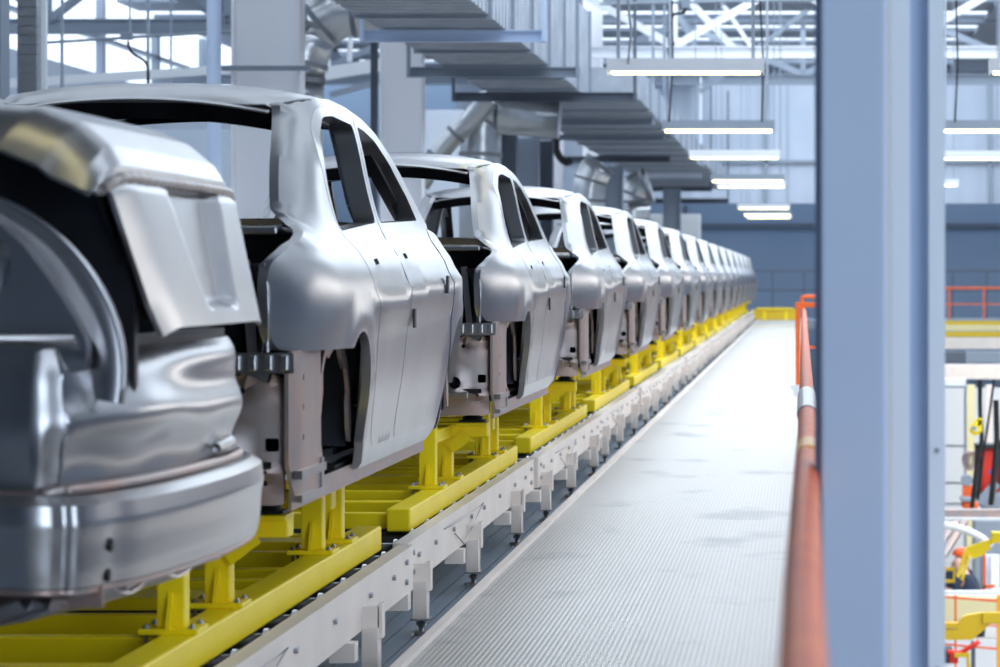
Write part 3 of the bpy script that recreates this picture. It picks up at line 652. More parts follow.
def make_car():
    t = empty('car_body', 'x', 'car body', (0, 0, 0))
    for s in (1, -1):
        fm = lambda u, z: Vector((s * hw(u, z), u, z)); inw = lambda u, v, d: Vector((-s * d, 0, 0))
        step = .045 if s > 0 else .08
        obj('side_frame', sheet(SIDE, [RD, FD], step, fm, .03, .055, inw), 'steel', t, 'auto')
        fd = lambda u, z: Vector((s * (hw(u, z) + .001), u, z))
        hole_r = roundpoly([(1.22, .690), (1.32, .695), (1.32, .715), (1.22, .71)], .008, 2); hole_f = roundpoly([(2.0, .715), (2.10, .72), (2.10, .74), (2.0, .735)], .008, 2)
        rd = obj('rear_door', sheet(shrink(RD, .0006), [RW, hole_r], step, fd, .02, (.075, .03), inw), 'steel', t, 'auto')
        fdo = obj('front_door', sheet(shrink(FD, .0006), [FW, hole_f], step, fd, .02, (.075, .03), inw), 'steel', t, 'auto')
        obj('front_fender', sheet(FEND, [], step, lambda u, z: Vector((s * (hw(u, z) + .002), u, z)), .03, None, inw), 'steel', t, 'auto')
        if s > 0:
            for par, u, z in ((rd, 1.95, .50), (fdo, 2.86, .62)):
                b = bmesh.new(); x = hw(u, z) + .004; bx(b, x, x + .008, u - .022, u + .022, z - .035, z + .035, bev=.002); obj('door_tape', b, 'black', par)['label'] = 'small black tape block'
        # lower quarter bracket with three holes, and its stamped joint strip
        lq = [(.03, .03), (.0, .10), (.0, .40), (.03, .43), (.44, .43), (.445, .3), (.45, .13), (.50, .06), (.50, -.0), (.06, -.02)]
        holes = [circ(.14, z, .011, 8) for z in (.35, .26, .17)]
        obj('quarter_bracket', sheet(lq, holes, .06, lambda u, z: Vector((s * (.700 - .02 * max(0, (.1 - u) / .1)), u, z)), .012, .01, inw), 'copper', t, 'auto')
        b = bmesh.new(); bx(b, s * .69 if s > 0 else -.715, .715 if s > 0 else -.69, .03, .46, .05, .075); bx(b, s * .69 if s > 0 else -.712, .712 if s > 0 else -.69, .05, .46, -.02, .0)
        bx(b, s * .70 if s > 0 else -.708, .708 if s > 0 else -.70, .42, .46, -.01, .09)
        obj('bumper_bracket', b, 'steel2', t)
        # sill flange
        b = bmesh.new(); bx(b, .672 if s > 0 else -.680, .680 if s > 0 else -.672, .05, 2.97, -.045, .02); obj('sill_flange', b, 'copper', t)
        # inner wheel housings
        for cu, zt in ((.80, .15), (3.40, .15)):
            def wh(i, j):
                a = PI * (-.06 + 1.12 * i); x = s * (.66 - .27 * j); r = .36 - (.05 if j < 1 else .30); r = .37 - .03 * j if j < .8 else .37 - .03 * j - (j - .8) * 1.6
                return Vector((x, cu - r * math.cos(a), zt + r * math.sin(a)))
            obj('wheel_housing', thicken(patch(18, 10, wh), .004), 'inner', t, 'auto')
            # scalloped inner arch flange
            ring = []
            for k in range(25):
                a = PI * (-.05 + 1.1 * k / 24); ring.append((cu - .33 * math.cos(a), zt + .33 * math.sin(a)))
            for k in range(24, -1, -1):
                a = PI * (-.05 + 1.1 * k / 24); rr = .28 + (.02 if k % 6 < 3 else -.015); ring.append((cu - rr * math.cos(a), zt + rr * math.sin(a)))
            obj('arch_flange', sheet(ring, [], .05, lambda u, z: Vector((s * .685, u, z)), .012, None, inw), 'copper', t, 'auto')
        # inner side structure: inner skin behind the outer panel, shade put into its colour
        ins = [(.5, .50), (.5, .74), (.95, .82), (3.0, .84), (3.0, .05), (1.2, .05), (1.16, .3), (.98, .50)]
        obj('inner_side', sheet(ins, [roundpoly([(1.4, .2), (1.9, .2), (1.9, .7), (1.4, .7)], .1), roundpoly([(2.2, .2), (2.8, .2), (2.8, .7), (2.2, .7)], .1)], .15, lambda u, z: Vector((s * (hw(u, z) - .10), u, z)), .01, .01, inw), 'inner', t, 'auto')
        # inner pillars (C, B, A)
        for (u0, z0), (u1, z1), wd in (((.55, .80), (1.06, 1.21), .05), ((1.85, .05), (1.85, 1.20), .05), ((3.12, .86), (2.3, 1.19), .05)):
            n = 8; b = bmesh.new()
            for k in range(n):
                a = k / n; c = (k + 1) / n; ua, za = u0 + (u1 - u0) * a, z0 + (z1 - z0) * a; uc, zc2 = u0 + (u1 - u0) * c, z0 + (z1 - z0) * c
                bar(b, (s * (hw(ua, za) - .065), ua, za), (s * (hw(uc, zc2) - .065), uc, zc2), wd, wd)
            obj('inner_pillar', b, 'steel2' if wd == .05 and u0 > 1.8 and u0 < 2 else 'inner', t)  # C and A pillars take the metal with shade in its colour
        # tail lamp pocket edge flange (bright lip)
        b = bmesh.new(); lip = [(s * (hw(0, z) - .0), .0 + (.03 - .03 * math.sin((z - .43) / .26 * PI)), z) for z in (.43, .48, .53, .58, .63, .69)]
        tube(b, lip, .008, 8); obj('lamp_opening_lip', b, 'steel', t, True)
        def pocket(i, j):
            z = .42 + .27 * i; x = s * (hw(.0, z) - .01 - .13 * j); return Vector((x, .02 + .16 * math.sin(j * PI * .75), z))
        obj('lamp_pocket', thicken(patch(8, 6, pocket), .003), 'inner', t, 'auto')
        # boot gutter
        b = bmesh.new()
        gp = [(s * (hw(u, z) - .02), u, z - .012) for u, z in ((.03, .67), (.12, .735), (.28, .77), (.42, .80))] + [(s * .50, .47, .80)]
        tube(b, gp, .014, 8); obj('boot_gutter', b, 'steel', t, True)
        # chassis rails
        b = bmesh.new(); bx(b, s * .42 - .05, s * .42 + .05, .05, 4.0, -.03, .07); obj('chassis_rail', b, 'steel2', t)
    # roof
    def roofz(u): return lerp_tab([(.95, 1.205), (1.0, 1.228), (1.1, 1.245)] + [(a, c) for a, c in roofline if a > 1.1], u)
    def roof(i, j):
        v = -1 + 2 * j; u0 = .93 + .05 * (v * v); u1 = 2.30 - .08 * v * v; u = u0 + (u1 - u0) * i; z = roofz(max(.95, u)); wv = hw(max(.98, u), z) - .010
        e = 1 - abs(v) ** 2.6; return Vector((wv * v, u, z + .055 * e * (1 - .6 * (1 - i) ** 6) - (.02 if abs(v) > .97 else 0)))
    obj('roof_panel', thicken(patch(26, 24, roof), .004), 'steel', t, 'auto')
    b = bmesh.new()                               # ditch mouldings between roof and side
    for s in (1, -1):
        pl = []
        for k in range(20):
            u = 1.0 + 1.22 * k / 19; z = roofz(u) - .012; pl.append((s * (hw(u, z) - .012), u, z))
        tube(b, pl, .009, 6)
    obj('roof_ditch', b, 'inner', t)
    # rear and front headers
    def hdr(ua, za, ub, zb, half, name, m_):
        def f(i, j):
            v = -1 + 2 * j; c = .045 * (1 - v * v); return Vector((half * v, ua + (ub - ua) * i, za + (zb - za) * i + c))
        obj(name, thicken(patch(3, 16, f), .006), m_, t, 'auto')
    hdr(.96, 1.20, .925, 1.19, .445, 'rear_screen_flange', 'steel')
    hdr(.96, 1.19, 1.03, 1.135, .47, 'rear_header', 'inner')
    hdr(2.28, 1.222, 2.21, 1.19, .52, 'front_header', 'inner')
    # parcel shelf, cowl, dashboard crossbar
    def shelf(i, j):
        v = -1 + 2 * j; return Vector((.58 * v, .42 + .5 * i, .80 + .012 * math.sin(i * 9) + .004 * math.sin(v * 20)))
    obj('parcel_shelf', thicken(patch(14, 14, shelf), .01), 'steel', t, 'auto')
    b = bmesh.new(); bx(b, -.57, .57, .405, .43, .782, .806, bev=.005); obj('screen_lower_rail', b, 'steel', t)
    b = bmesh.new(); bx(b, -.60, .60, 2.95, 3.22, .74, .84, bev=.02); obj('cowl', b, 'steel2', t)
    b = bmesh.new(); tube(b, [(-.64, 2.75, .80), (.64, 2.75, .80)], .03, 10); bx(b, -.06, .06, 2.72, 2.78, .1, .8); obj('dash_crossbar', b, 'inner', t)
    b = bmesh.new(); bx(b, -.62, .62, .90, .94, .28, .79); obj('rear_seat_bulkhead', b, 'inner', t)
    b = bmesh.new(); bx(b, -.62, .62, 3.05, 3.09, .0, .76); obj('front_bulkhead', b, 'inner', t)
    # floors
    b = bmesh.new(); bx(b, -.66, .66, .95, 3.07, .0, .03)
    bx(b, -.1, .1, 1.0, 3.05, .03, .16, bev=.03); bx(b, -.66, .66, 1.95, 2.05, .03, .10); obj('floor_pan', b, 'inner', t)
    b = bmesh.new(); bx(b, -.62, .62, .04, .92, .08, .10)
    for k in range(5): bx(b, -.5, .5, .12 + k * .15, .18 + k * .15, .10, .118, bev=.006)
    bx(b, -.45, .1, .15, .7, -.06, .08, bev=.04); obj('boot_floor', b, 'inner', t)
    # rear panel with holes and stampings
    rp = roundpoly([(-.655, -.03), (.655, -.03), (.655, .34), (.60, .375), (.47, .345), (-.47, .345), (-.60, .375), (-.655, .34)], .02)
    hs = []
    for s in (1, -1):
        hs += [circ(s * .42, .27, .014), circ(s * .53, .31, .010), circ(s * .49, .13, .030, 12), roundpoly([(s * .60, .13), (s * .64, .13), (s * .64, .17), (s * .60, .17)], .008, 2), circ(s * .60, .07, .008, 8), circ(s * .60, .035, .008, 8)]
    def rpm(x, z):
        d = 0
        for s in (1, -1):
            for cx, cz_, r, a in ((.42, .27, .055, .012), (.53, .31, .035, .008), (.49, .13, .06, -.015)):
                q = math.hypot(x - s * cx, z - cz_)
                if q < r: d += a * (1 - (q / r) ** 4)
        d -= .018 * (1 if .055 < z < .085 else 0) ; d += .02 * math.exp(-((z - .335) / .02) ** 2)
        return Vector((x, .03 + .06 * (x / .65) ** 4 * .6 - .0 + d * .8, z))
    obj('rear_panel', sheet(rp, hs, .035, rpm, .03, .012, lambda u, v, d: Vector((0, d, 0))), 'copper2' if 'copper2' in M else 'steel2', t, 'auto')
    b = bmesh.new(); bx(b, -.56, .56, -.01, .02, .055, .085, bev=.004)
    for s in (1, -1): bx(b, s * .38 - .04, s * .38 + .04, -.03, .02, -.035, .03, bev=.006)
    obj('rear_crossmember', b, 'steel2', t)
    for s in (1, -1):
        b = bmesh.new(); bx(b, s * .47 - .06, s * .47 + .06, .05, .11, .36, .40); bar(b, (s * .62, .04, .36), (s * .40, .10, .44), .02, .05); bar(b, (s * .555, .10, .42), (s * .52, .16, .70), .03, .012)
        bar(b, (s * .60, .3, .60), (s * .35, .5, .66), .012, .04)
        obj('boot_inner_bracket', b, 'steel2', t)
    for s in (1, -1):
        b = bmesh.new(); xa, xb = sorted((s * .50, s * .695)); bx(b, xa, xb, .0, .04, .365, .425)
        for k in range(4): bx(b, xa + .015 + k * .047, xa + .04 + k * .047, -.014, .0, .372, .42, bev=.005)
        obj('lamp_sill', b, 'steel', t)
    # hood and front end
    def hood(i, j):
        v = -1 + 2 * j; u = 3.2 + .9 * i; return Vector(((hw(u, .80) - .10 - .05 * i) * v, u - .12 * i * v * v, .86 - .13 * i * i + .03 * (1 - v * v) - .03 * abs(v) ** 3))
    obj('hood', thicken(patch(12, 16, hood), .005), 'steel', t, 'auto')
    b = bmesh.new(); bx(b, -.55, .55, 3.95, 4.0, .55, .62); bx(b, -.55, .55, 3.95, 4.0, .05, .12); bx(b, -.55, -.48, 3.95, 4.0, .12, .55); bx(b, .48, .55, 3.95, 4.0, .12, .55); bx(b, -.6, .6, 4.02, 4.08, .2, .3, bev=.01)
    obj('front_frame', b, 'steel2', t)
    return t
M['copper2'] = mat('rear_panel_steel', (.27, .24, .235), .36, .92, noise=(.30, .20, .16), nscale=4)
car = make_car()
CX = -2.2; CY0 = 8.36
look = ['first full silver car body, largest, with open boot and wheel arch facing the walkway', 'second full car body, behind the largest one, dark open boot visible']
for i in range(NC):
    c = car if i == 0 else copy_tree(car)
    c.location = (CX, CY0 + P * i, .75); c.rotation_euler = (0, 0, 0)
    c['group'] = 'bare car bodies on the line'
    c['label'] = look[i] if i < 2 else ('last car body at the far end of the row' if i == NC - 1 else 'bare silver car body, %s in the row counted from the camera' % ordn[i])

# ---- nearest body, turned with its tail to the walkway
DROP = ('side_frame', 'front_fender', 'parcel_shelf', 'screen_lower_rail', 'rear_screen_flange', 'quarter_bracket', 'rear_panel', 'rear_crossmember', 'arch_flange', 'boot_gutter', 'inner_pillar', 'lamp_', 'bumper_bracket', 'boot_inner', 'inner_side', 'rear_header')
nc = car.copy(); COL.objects.link(nc)
for ch in list(car.children):
    if not ch.name.startswith(DROP): copy_tree(ch, nc)
nc.location = (-1.42, 6.62, .75); nc.rotation_euler = (0, 0, PI / 2)
nc['label'] = 'nearest blurred car body, tail towards the walkway, with boot lid and bumper beam'; nc['group'] = 'bare car body turned across the line'
nc.name = 'car_body'
del nc['group']
bpy.context.view_layer.update()
inv = Matrix.Translation(Vector((-1.40, 6.62, .75))) @ Matrix.Rotation(PI / 2, 4, 'Z'); inv = inv.inverted()
def L(v): return inv @ Vector(v)
# boot lid: profile (X, z) from hinge to tail; the near and far edges roll down
LP = [(-2.0, 1.745), (-1.85, 1.765), (-1.70, 1.775), (-1.60, 1.768), (-1.52, 1.735), (-1.455, 1.68), (-1.432, 1.64), (-1.430, 1.615), (-1.415, 1.595), (-1.39, 1.48), (-1.362, 1.36), (-1.345, 1.29)]
def lidf(i, j):
    s = i * (len(LP) - 1); k = min(int(s), len(LP) - 2); t_ = s - k
    X = LP[k][0] + (LP[k + 1][0] - LP[k][0]) * t_; Z = LP[k][1] + (LP[k + 1][1] - LP[k][1]) * t_
    Yn = 5.90 + (.24 * max(0, (i - .6) / .4)); Yf = 7.30 - .05 * max(0, (i - .6) / .4)
    Y = Yn + (Yf - Yn) * j
    e = max(0, (.13 - j) / .13); e2 = max(0, (j - .86) / .14)
    lo_ = max(0, min(1, (i - .40) / .3)); X -= (.045 - .035 * lo_) * (e ** 2 + e2 ** 2) + .012 * (2 * j - 1) ** 2; Z -= (.10 * e ** 2 + .06 * e2 ** 2) * (1 - .8 * lo_)
    if i > .66:                                      # number plate recess
        a = min(1, (i - .66) / .03) if i < .93 else max(0, (.955 - i) / .025); jj = j
        lo = .30 + .10 * (i - .66) / .3; hi = .78 - .10 * (i - .66) / .3
        b_ = max(0, min(1, (jj - lo) / .05)) * max(0, min(1, (hi - jj) / .05)); X -= .035 * a * b_
    return L((X, Y, Z))
b = patch(88, 60, lidf); thicken(b, .012)
lid = obj('boot_lid', b, 'steel', nc, 'auto')
NS = [(.70, .10), (.74, .84), (1.0, 1.05), (1.15, 1.20)] + [p_ for p_ in roofline if p_[0] > 1.3] + [(3.14, .80), (3.11, .5), (3.07, .25), (3.0, .04), (2.95, 0), (1.16, 0)] + rim(.78, .15, .325, -10, 60)
for s_ in (1, -1):
    obj('side_frame', sheet(NS, [RD, FD], .09, lambda u, z: Vector((s_ * hw(max(u, .95), z), u, z)), .03, .05, lambda u, v, d: Vector((-s_ * d, 0, 0))), 'steel', nc, 'auto')
# dark sheet added as the shade in the gap between lid and quarter
bs = [(.0, .36), (.0, .60), (.03, .74), (.075, .84), (.15, .905), (.28, .93), (.62, .93), (.62, .30), (.1, .28)]
obj('boot_gap_shade', sheet(bs, [], .08, lambda u, z: Vector((-.52, u + .02, z)), .03, None, lambda u, v, d: Vector((d, 0, 0))), 'inner', nc, 'auto')
b = bmesh.new(); bx(b, -.50, .62, .06, .10, .30, .52); obj('boot_opening_back', b, 'inner', nc)
b = bmesh.new()
pl = []
for k in range(60):
    j = .02 + .96 * k / 59; p = lidf(.635, j); pl.append(p + Vector((0, -.004, 0)))
tube(b, pl, [.008 + .005 * (k % 3 > 0) for k in range(60)], 8)
obj('lid_seam', b, 'steel2', lid)
# lid inner frame, dark
def lidin(i, j):
    p = lidf(i * .97 + .01, .04 + .92 * j); return p + Vector((0, .05, -.03 if i < .5 else 0))
obj('lid_inner', thicken(patch(30, 20, lidin), .01), 'inner', lid, 'auto')
# bumper beam
BP = [(-2.15, 5.83), (-1.90, 5.80), (-1.645, 5.80), (-1.56, 5.80), (-1.50, 5.83), (-1.455, 5.89), (-1.395, 6.10), (-1.355, 6.4), (-1.335, 6.8), (-1.35, 7.15), (-1.40, 7.32), (-1.52, 7.46)]
def planp(tab, s):
    k = min(int(s * (len(tab) - 1)), len(tab) - 2); t_ = s * (len(tab) - 1) - k; a = Vector(tab[k]); c = Vector(tab[k + 1])
    p0 = Vector(tab[max(k - 1, 0)]); p3 = Vector(tab[min(k + 2, len(tab) - 1)])
    return .5 * ((2 * a) + (c - p0) * t_ + (2 * p0 - 5 * a + 4 * c - p3) * t_ ** 2 + (-p0 + 3 * a - 3 * c + p3) * t_ ** 3)
BZ = [(-.10, .955), (-.03, .958), (0.0, .94), (.006, .90), (.0, .86), (-.004, .80), (-.01, .77), (-.03, .755), (-.05, .75)]
def bumf(i, j):
    p = planp(BP, i); q = planp(BP, min(1, i + .01)) - planp(BP, max(0, i - .01)); n = Vector((q.y, -q.x)).normalized()
    s = j * (len(BZ) - 1); k = min(int(s), len(BZ) - 2); t_ = s - k; off = BZ[k][0] + (BZ[k + 1][0] - BZ[k][0]) * t_; z = BZ[k][1] + (BZ[k + 1][1] - BZ[k][1]) * t_
    f1 = .012 * math.exp(-((i - .36) / .02) ** 2) + .01 * math.exp(-((i - .50) / .02) ** 2)
    return L((p.x + n.x * (off - f1), p.y + n.y * (off - f1), z - .015 * math.sin(i * 3)))
bb = obj('bumper_beam', thicken(patch(90, 32, bumf), .01), 'steel', nc, 'auto')
b = bmesh.new(); tube(b, [bumf(.12 + .86 * k / 40, .84) + Vector((0, -.004, 0)) for k in range(41)], .007, 6); obj('bumper_seam', b, 'copper', bb)
def underf(i, j):
    p = bumf(.1 + .88 * i, 1.0); return p + Vector((0, .03 + .25 * j, -.02 - .045 * math.sin(j * PI * .6) - .012 * math.sin(i * 60)))
obj('bumper_underside', thicken(patch(60, 5, underf), .006), 'steel2', bb, 'auto')
for jj in (.52, .68):
    b = bmesh.new(); c = bumf(.49, jj); tube(b, [c + Vector((0, -.006, 0)), c + Vector((0, .006, 0))], .014, 10); obj('bumper_slot', b, 'black', bb)
# tail panel between lid and bumper with stamped ribs
def tailf(i, j):
    p = planp(BP, .14 + .82 * i); q = planp(BP, min(1, .15 + .82 * i)) - planp(BP, .13 + .82 * i); n = Vector((q.y, -q.x)).normalized()
    z = 1.25 - .30 * j; off = -.085 + .03 * math.sin(j * PI) + .007 * math.sin(j * 14) * (1 if i > .35 else .3) + .004 * math.sin(i * 40) * math.exp(-((j - .72) / .12) ** 2)
    off += .05 * math.exp(-((i - .52) / .11) ** 2 - ((j - .42) / .26) ** 2)
    return L((p.x + n.x * off, p.y + n.y * off, z - .04 * max(0, .3 - i)))
obj('tail_panel', thicken(patch(90, 40, tailf), .006), 'steel', nc, 'auto')
b = bmesh.new(); tube(b, [tailf(k / 50, .97) + Vector((0, -.02, -.004)) for k in range(51)], .012, 6); obj('tail_flange', b, 'copper', nc)
b = bmesh.new(); p0 = L((-1.40, 6.95, .985)); tube(b, [p0 + Vector((-.1, 0, 0)), p0 + Vector((.0, -.01, .008)), p0 + Vector((.09, 0, 0))], [.012, .02, .012], 10); obj('tow_tube', b, 'steel', nc, True)
# near quarter bowl with lamp opening
def domef(i, j):
    a = math.radians(195 - 205 * i); r = .39 - .19 * j
    X = -1.80 + r * math.cos(a); Z = 1.20 + r * math.sin(a)
    Y = 5.93 + .05 * math.sin(min(1, j * 1.6) * PI / 2) ** 2 + .05 * max(0, (X + 1.55) / .15) ** 2
    return L((X, Y, Z))
obj('quarter_bowl', thicken(patch(40, 24, domef), .006), 'steel', nc, 'auto')
b = bmesh.new(); tube(b, [domef(k / 40, .02) + Vector((.002, 0, 0)) for k in range(41)], .008, 8); obj('bowl_rim', b, 'steel', nc, True)
pp_ = [(-70, 180), (-30, 195), (5, 222), (32, 245), (60, 282), (86, 322), (98, 345), (98, 372), (-70, 372)]
pl_ = [L(U(x, y, 5.92)) for x, y in pp_]
hp_ = [L(U(5 + 15 * math.cos(a) + 3 * math.sin(a), 270 - 30 * math.sin(a), 5.92)) for a in [2 * PI * k / 16 for k in range(16)]]
fx = lambda y, z: Vector((pl_[0].x, y, z)) + Vector((-.025 * max(0, 1 - abs(z - .46) / .05) , 0, 0))
obj('quarter_plate', sheet(roundpoly([(v.y, v.z) for v in pl_], .04), [[(v.y, v.z) for v in hp_]], .03, lambda y, z: Vector((pl_[0].x - .02 * math.exp(-((z - .48) / .03) ** 2) + .03 * max(0, (z - .5)), y, z)), .05, .05, lambda u, v, d: Vector((d, 0, 0))), 'steel', nc, 'auto')
b = bmesh.new(); pb = [L((X, 5.90, z)) for X, z in ((-2.1, 1.275), (-1.9, 1.275), (-1.50, 1.27))]; tube(b, pb, .010, 8); obj('bowl_lower_bead', b, 'steel', nc, True)

# ================================================================ LOWER HALL AT THE RIGHT
def rbox(name, x0, x1, ya, yb, Y, d, col, label, cat, bev=0):
    a = U(x0, yb, Y); c = U(x1, ya, Y); b = bmesh.new(); bx(b, 0, c.x - a.x, 0, d, 0, c.z - a.z, bev=bev); return obj(name, b, col, loc=a, label=label, cat=cat)
rbox('gallery_beam', 900, 1120, 321, 325, 94, .4, 'yellow2', 'dark yellow edge under the far orange railing', 'beam')
rbox('gallery_beam', 900, 1120, 325, 331, 93, .4, 'cream', 'pale yellow beam under the far orange railing', 'beam')
rbox('gallery_beam', 900, 1120, 332, 337, 92, .4, 'yellow2', 'ochre lower beam edge under the far gallery', 'beam')
rbox('gallery_beam', 900, 1120, 338, 349, 85, .5, 'beige', 'broad whitish beam below the yellow gallery edge', 'beam')
rbox('storage_rack', 930, 965, 352, 363, 80, 1, 'dgrey', 'dark rack with bins between the two whitish beams', 'rack')
rbox('storage_rack', 966, 1060, 352, 363, 82, 1, 'grey', 'grey equipment rack between the two whitish beams', 'rack')
rbox('gallery_beam', 900, 1120, 365, 379, 70, .5, 'beige', 'pinkish-white beam, lower of the two wide beams', 'beam')
rbox('tube_light', 918, 966, 379, 386, 66, .3, 'white', 'white light housing under the lower whitish beam', 'ceiling light')
t = empty('partition_wall', 'pale panelled partition wall in the lower hall', 'partition', U(900, 660, 62))
sc = 62 / F
for k in range(3):
    for a, c in ((388, 445), (447, 482), (484, 503), (505, 660)):
        b = bmesh.new(); z0 = (660 - c) * sc; z1 = (660 - a) * sc; bx(b, (10 + 56 * k) * sc, (64 + 56 * k) * sc, 0, .08, z0, z1); obj('panel', b, 'panel', t)
b = bmesh.new(); bx(b, 0, 190 * sc, .081, .14, 0, 272 * sc); obj('back_frame', b, 'grey', t)
rbox('yellow_post', 967, 975, 385, 560, 58, .2, 'cream', 'pale yellow vertical post in the lower hall', 'post')
rbox('grey_post', 986, 992, 385, 560, 57, .15, 'beige', 'light beige post beside the red machine', 'post')
for pts, r, lab in (([(980, 380), (980, 410), (982, 440), (976, 470), (972, 508)], .035, 'thick black hose hanging left of the red machine'), ([(994, 380), (990, 410), (984, 450), (978, 500)], .02, 'thin dark hose crossing in front of the red machine'),
                    ([(996, 400), (997, 440), (994, 475), (991, 505)], .045, 'black hose bundle over the right of the red machine')):
    b = bmesh.new(); pp = [U(x, y, 44) for x, y in pts]; tube(b, bend(pp, .1), r, 8); obj('hanging_hose', b, 'black', label=lab, cat='hose')
t = empty('red_machine', 'red welding machine with black frame hanging in the lower hall', 'machine', U(992, 508, 46)); sc = 46 / F
b = bmesh.new(); bx(b, -11 * sc, 14 * sc, 0, .5, 5 * sc, 60 * sc, bev=.04); obj('body', b, 'red', t)
b = bmesh.new(); bx(b, -16 * sc, 20 * sc, -.1, .5, 60 * sc, 64 * sc); bx(b, -16 * sc, -13 * sc, -.1, .4, 8 * sc, 62 * sc); bx(b, 6 * sc, 9 * sc, -.1, 0, 20 * sc, 68 * sc); obj('frame', b, 'black', t)
b = bmesh.new(); bx(b, -12 * sc, 14 * sc, -.2, .4, -1 * sc, 16 * sc, bev=.05); bar(b, (-14 * sc, -.2, 6 * sc), (4 * sc, -.2, 26 * sc), .12, .14); obj('gun', b, 'grey', t)
b = bmesh.new(); bx(b, -3 * sc, 0, -.01, 0, 22 * sc, 25 * sc); bx(b, -3 * sc, 0, -.01, 0, 34 * sc, 38 * sc); obj('label_plate', b, 'bluemark', t)
t = empty('yellow_hook', 'yellow hoist hook hanging beside the black hose', 'hook', U(976, 428, 43.5)); sc = 43.5 / F
b = bmesh.new(); bar(b, (-3 * sc, 0, 0), (4 * sc, 0, 8 * sc), .08, .1); bar(b, (4 * sc, 0, -4 * sc), (4 * sc, 0, 10 * sc), .06, .08); tube(b, bend([(-3 * sc, 0, 0), (-5 * sc, 0, -3 * sc), (0, 0, -6 * sc), (3 * sc, 0, -4 * sc)], .03), .03, 8); obj('hook', b, 'yellow', t)
b = bmesh.new(); bx(b, -4 * sc, 0, -.06, .0, -2 * sc, 2 * sc); obj('motor', b, 'grey', t)
t = empty('orange_robot', 'small orange robot arm in front of the pale post', 'robot', U(968, 508, 50)); sc = 50 / F
b = bmesh.new(); bx(b, -6 * sc, 10 * sc, -.2, .3, 0, 7 * sc, bev=.04); obj('base', b, 'orange', t)
b = bmesh.new(); bar(b, (-2 * sc, 0, 6 * sc), (-1 * sc, 0, 28 * sc), .14, .2); bar(b, (6 * sc, 0, 5 * sc), (5 * sc, 0, 22 * sc), .1, .14); obj('arm', b, 'orange', t)
b = bmesh.new(); tube(b, [(-1 * sc, -.12, 28 * sc), (-1 * sc, .12, 28 * sc)], .1, 12); bx(b, -8 * sc, 8 * sc, -.25, .2, 7 * sc, 12 * sc, bev=.03); obj('joint', b, 'grey', t)
t = empty('cable_reel', 'small tangled hose coil hanging on the pale yellow post', 'hose coil', U(970, 460, 57)); b = bmesh.new()
for k in range(4): tube(b, [(.10 * math.cos(a) + .04 * k - .05, -.1 - .02 * k, .18 * math.sin(a)) for a in [2 * PI * i / 16 for i in range(17)]], .02, 6, False)
obj('coil', b, 'copper', t)
rbox('catwalk_beam', 900, 1120, 510, 518, 40, .25, 'copper', 'brownish beam crossing below the red machine', 'beam')
rbox('catwalk_beam', 900, 1120, 518.5, 520, 39.8, .2, 'panel', 'thin grey ledge under the brownish beam', 'beam')
# arched white pipe and clutter behind
b = bmesh.new(); tube(b, [U(x, y, 42) for x, y in ((925, 525), (943, 525), (955, 527), (968, 531), (980, 537), (992, 546))], .055, 12); obj('white_arch', b, 'white', label='white arched fender-like pipe above the person in the orange helmet', cat='pipe')
for i, (xa, ya, xb, yb) in enumerate(((938, 548, 958, 520), (944, 556, 966, 520), (930, 560, 950, 524))):
    b = bmesh.new(); tube(b, [U(xa, ya, 55 + i), U(xb, yb, 55 + i)], .07, 8); obj('slanting_tube', b, 'copper', label=['brown slanting tube, right one behind the white arch', 'brown slanting tube, lowest behind the white arch', 'brown slanting tube, leftmost behind the white arch'][i], cat='tube')
rbox('machine_cabinet', 974, 1010, 520, 600, 52, .6, 'grey', 'grey machine cabinet behind the yellow robot arm', 'cabinet', .03)
t = empty('steel_drum', 'silver cylindrical tank with an orange frame at the right edge', 'tank', U(990, 600, 47)); sc = 47 / F
b = bmesh.new(); tube(b, [(0, 0, 0), (0, 0, 45 * sc)], 10 * sc, 20); obj('tank', b, 'galv', t, False)
b = bmesh.new(); bx(b, -8 * sc, -5.5 * sc, -.3, -.22, -10 * sc, 48 * sc); bx(b, -8 * sc, 4 * sc, -.3, -.22, 14 * sc, 17 * sc); obj('frame', b, 'orange', t)
# yellow robot arm
t = empty('yellow_gripper', 'yellow angular lifting arm reaching down beside the person in the orange helmet', 'lifting arm', U(992, 540, 40.5)); sc = 40.5 / F; O = t.location
def P2(x, y): return U(x, y, 40.5) - O
b = bmesh.new()
for a, c, wd in (((993, 541), (966, 550), .045), ((990, 547), (969, 554), .04), ((966, 550), (958, 577), .045), ((969, 554), (962, 580), .04)): bar(b, P2(*a), P2(*c), wd, .08)
bar(b, P2(985, 552), P2(972, 557), .02, .06); obj('arm', b, 'yellow', t)
b = bmesh.new(); p = P2(996, 536); bx(b, p.x - .07, p.x + .07, -.1, .1, p.z - .09, p.z + .06, bev=.01); obj('head', b, 'yellow', t)
b = bmesh.new()
for a, c in (((942, 569), (955, 569)), ((942, 581), (955, 581)), ((943, 569), (943, 581)), ((954, 569), (954, 581))): bar(b, U(*a, 41), U(*c, 41), .03, .05)
obj('tool_carrier', b, 'yellow2', label='small square yellow frame held before the person in the orange helmet', cat='frame')
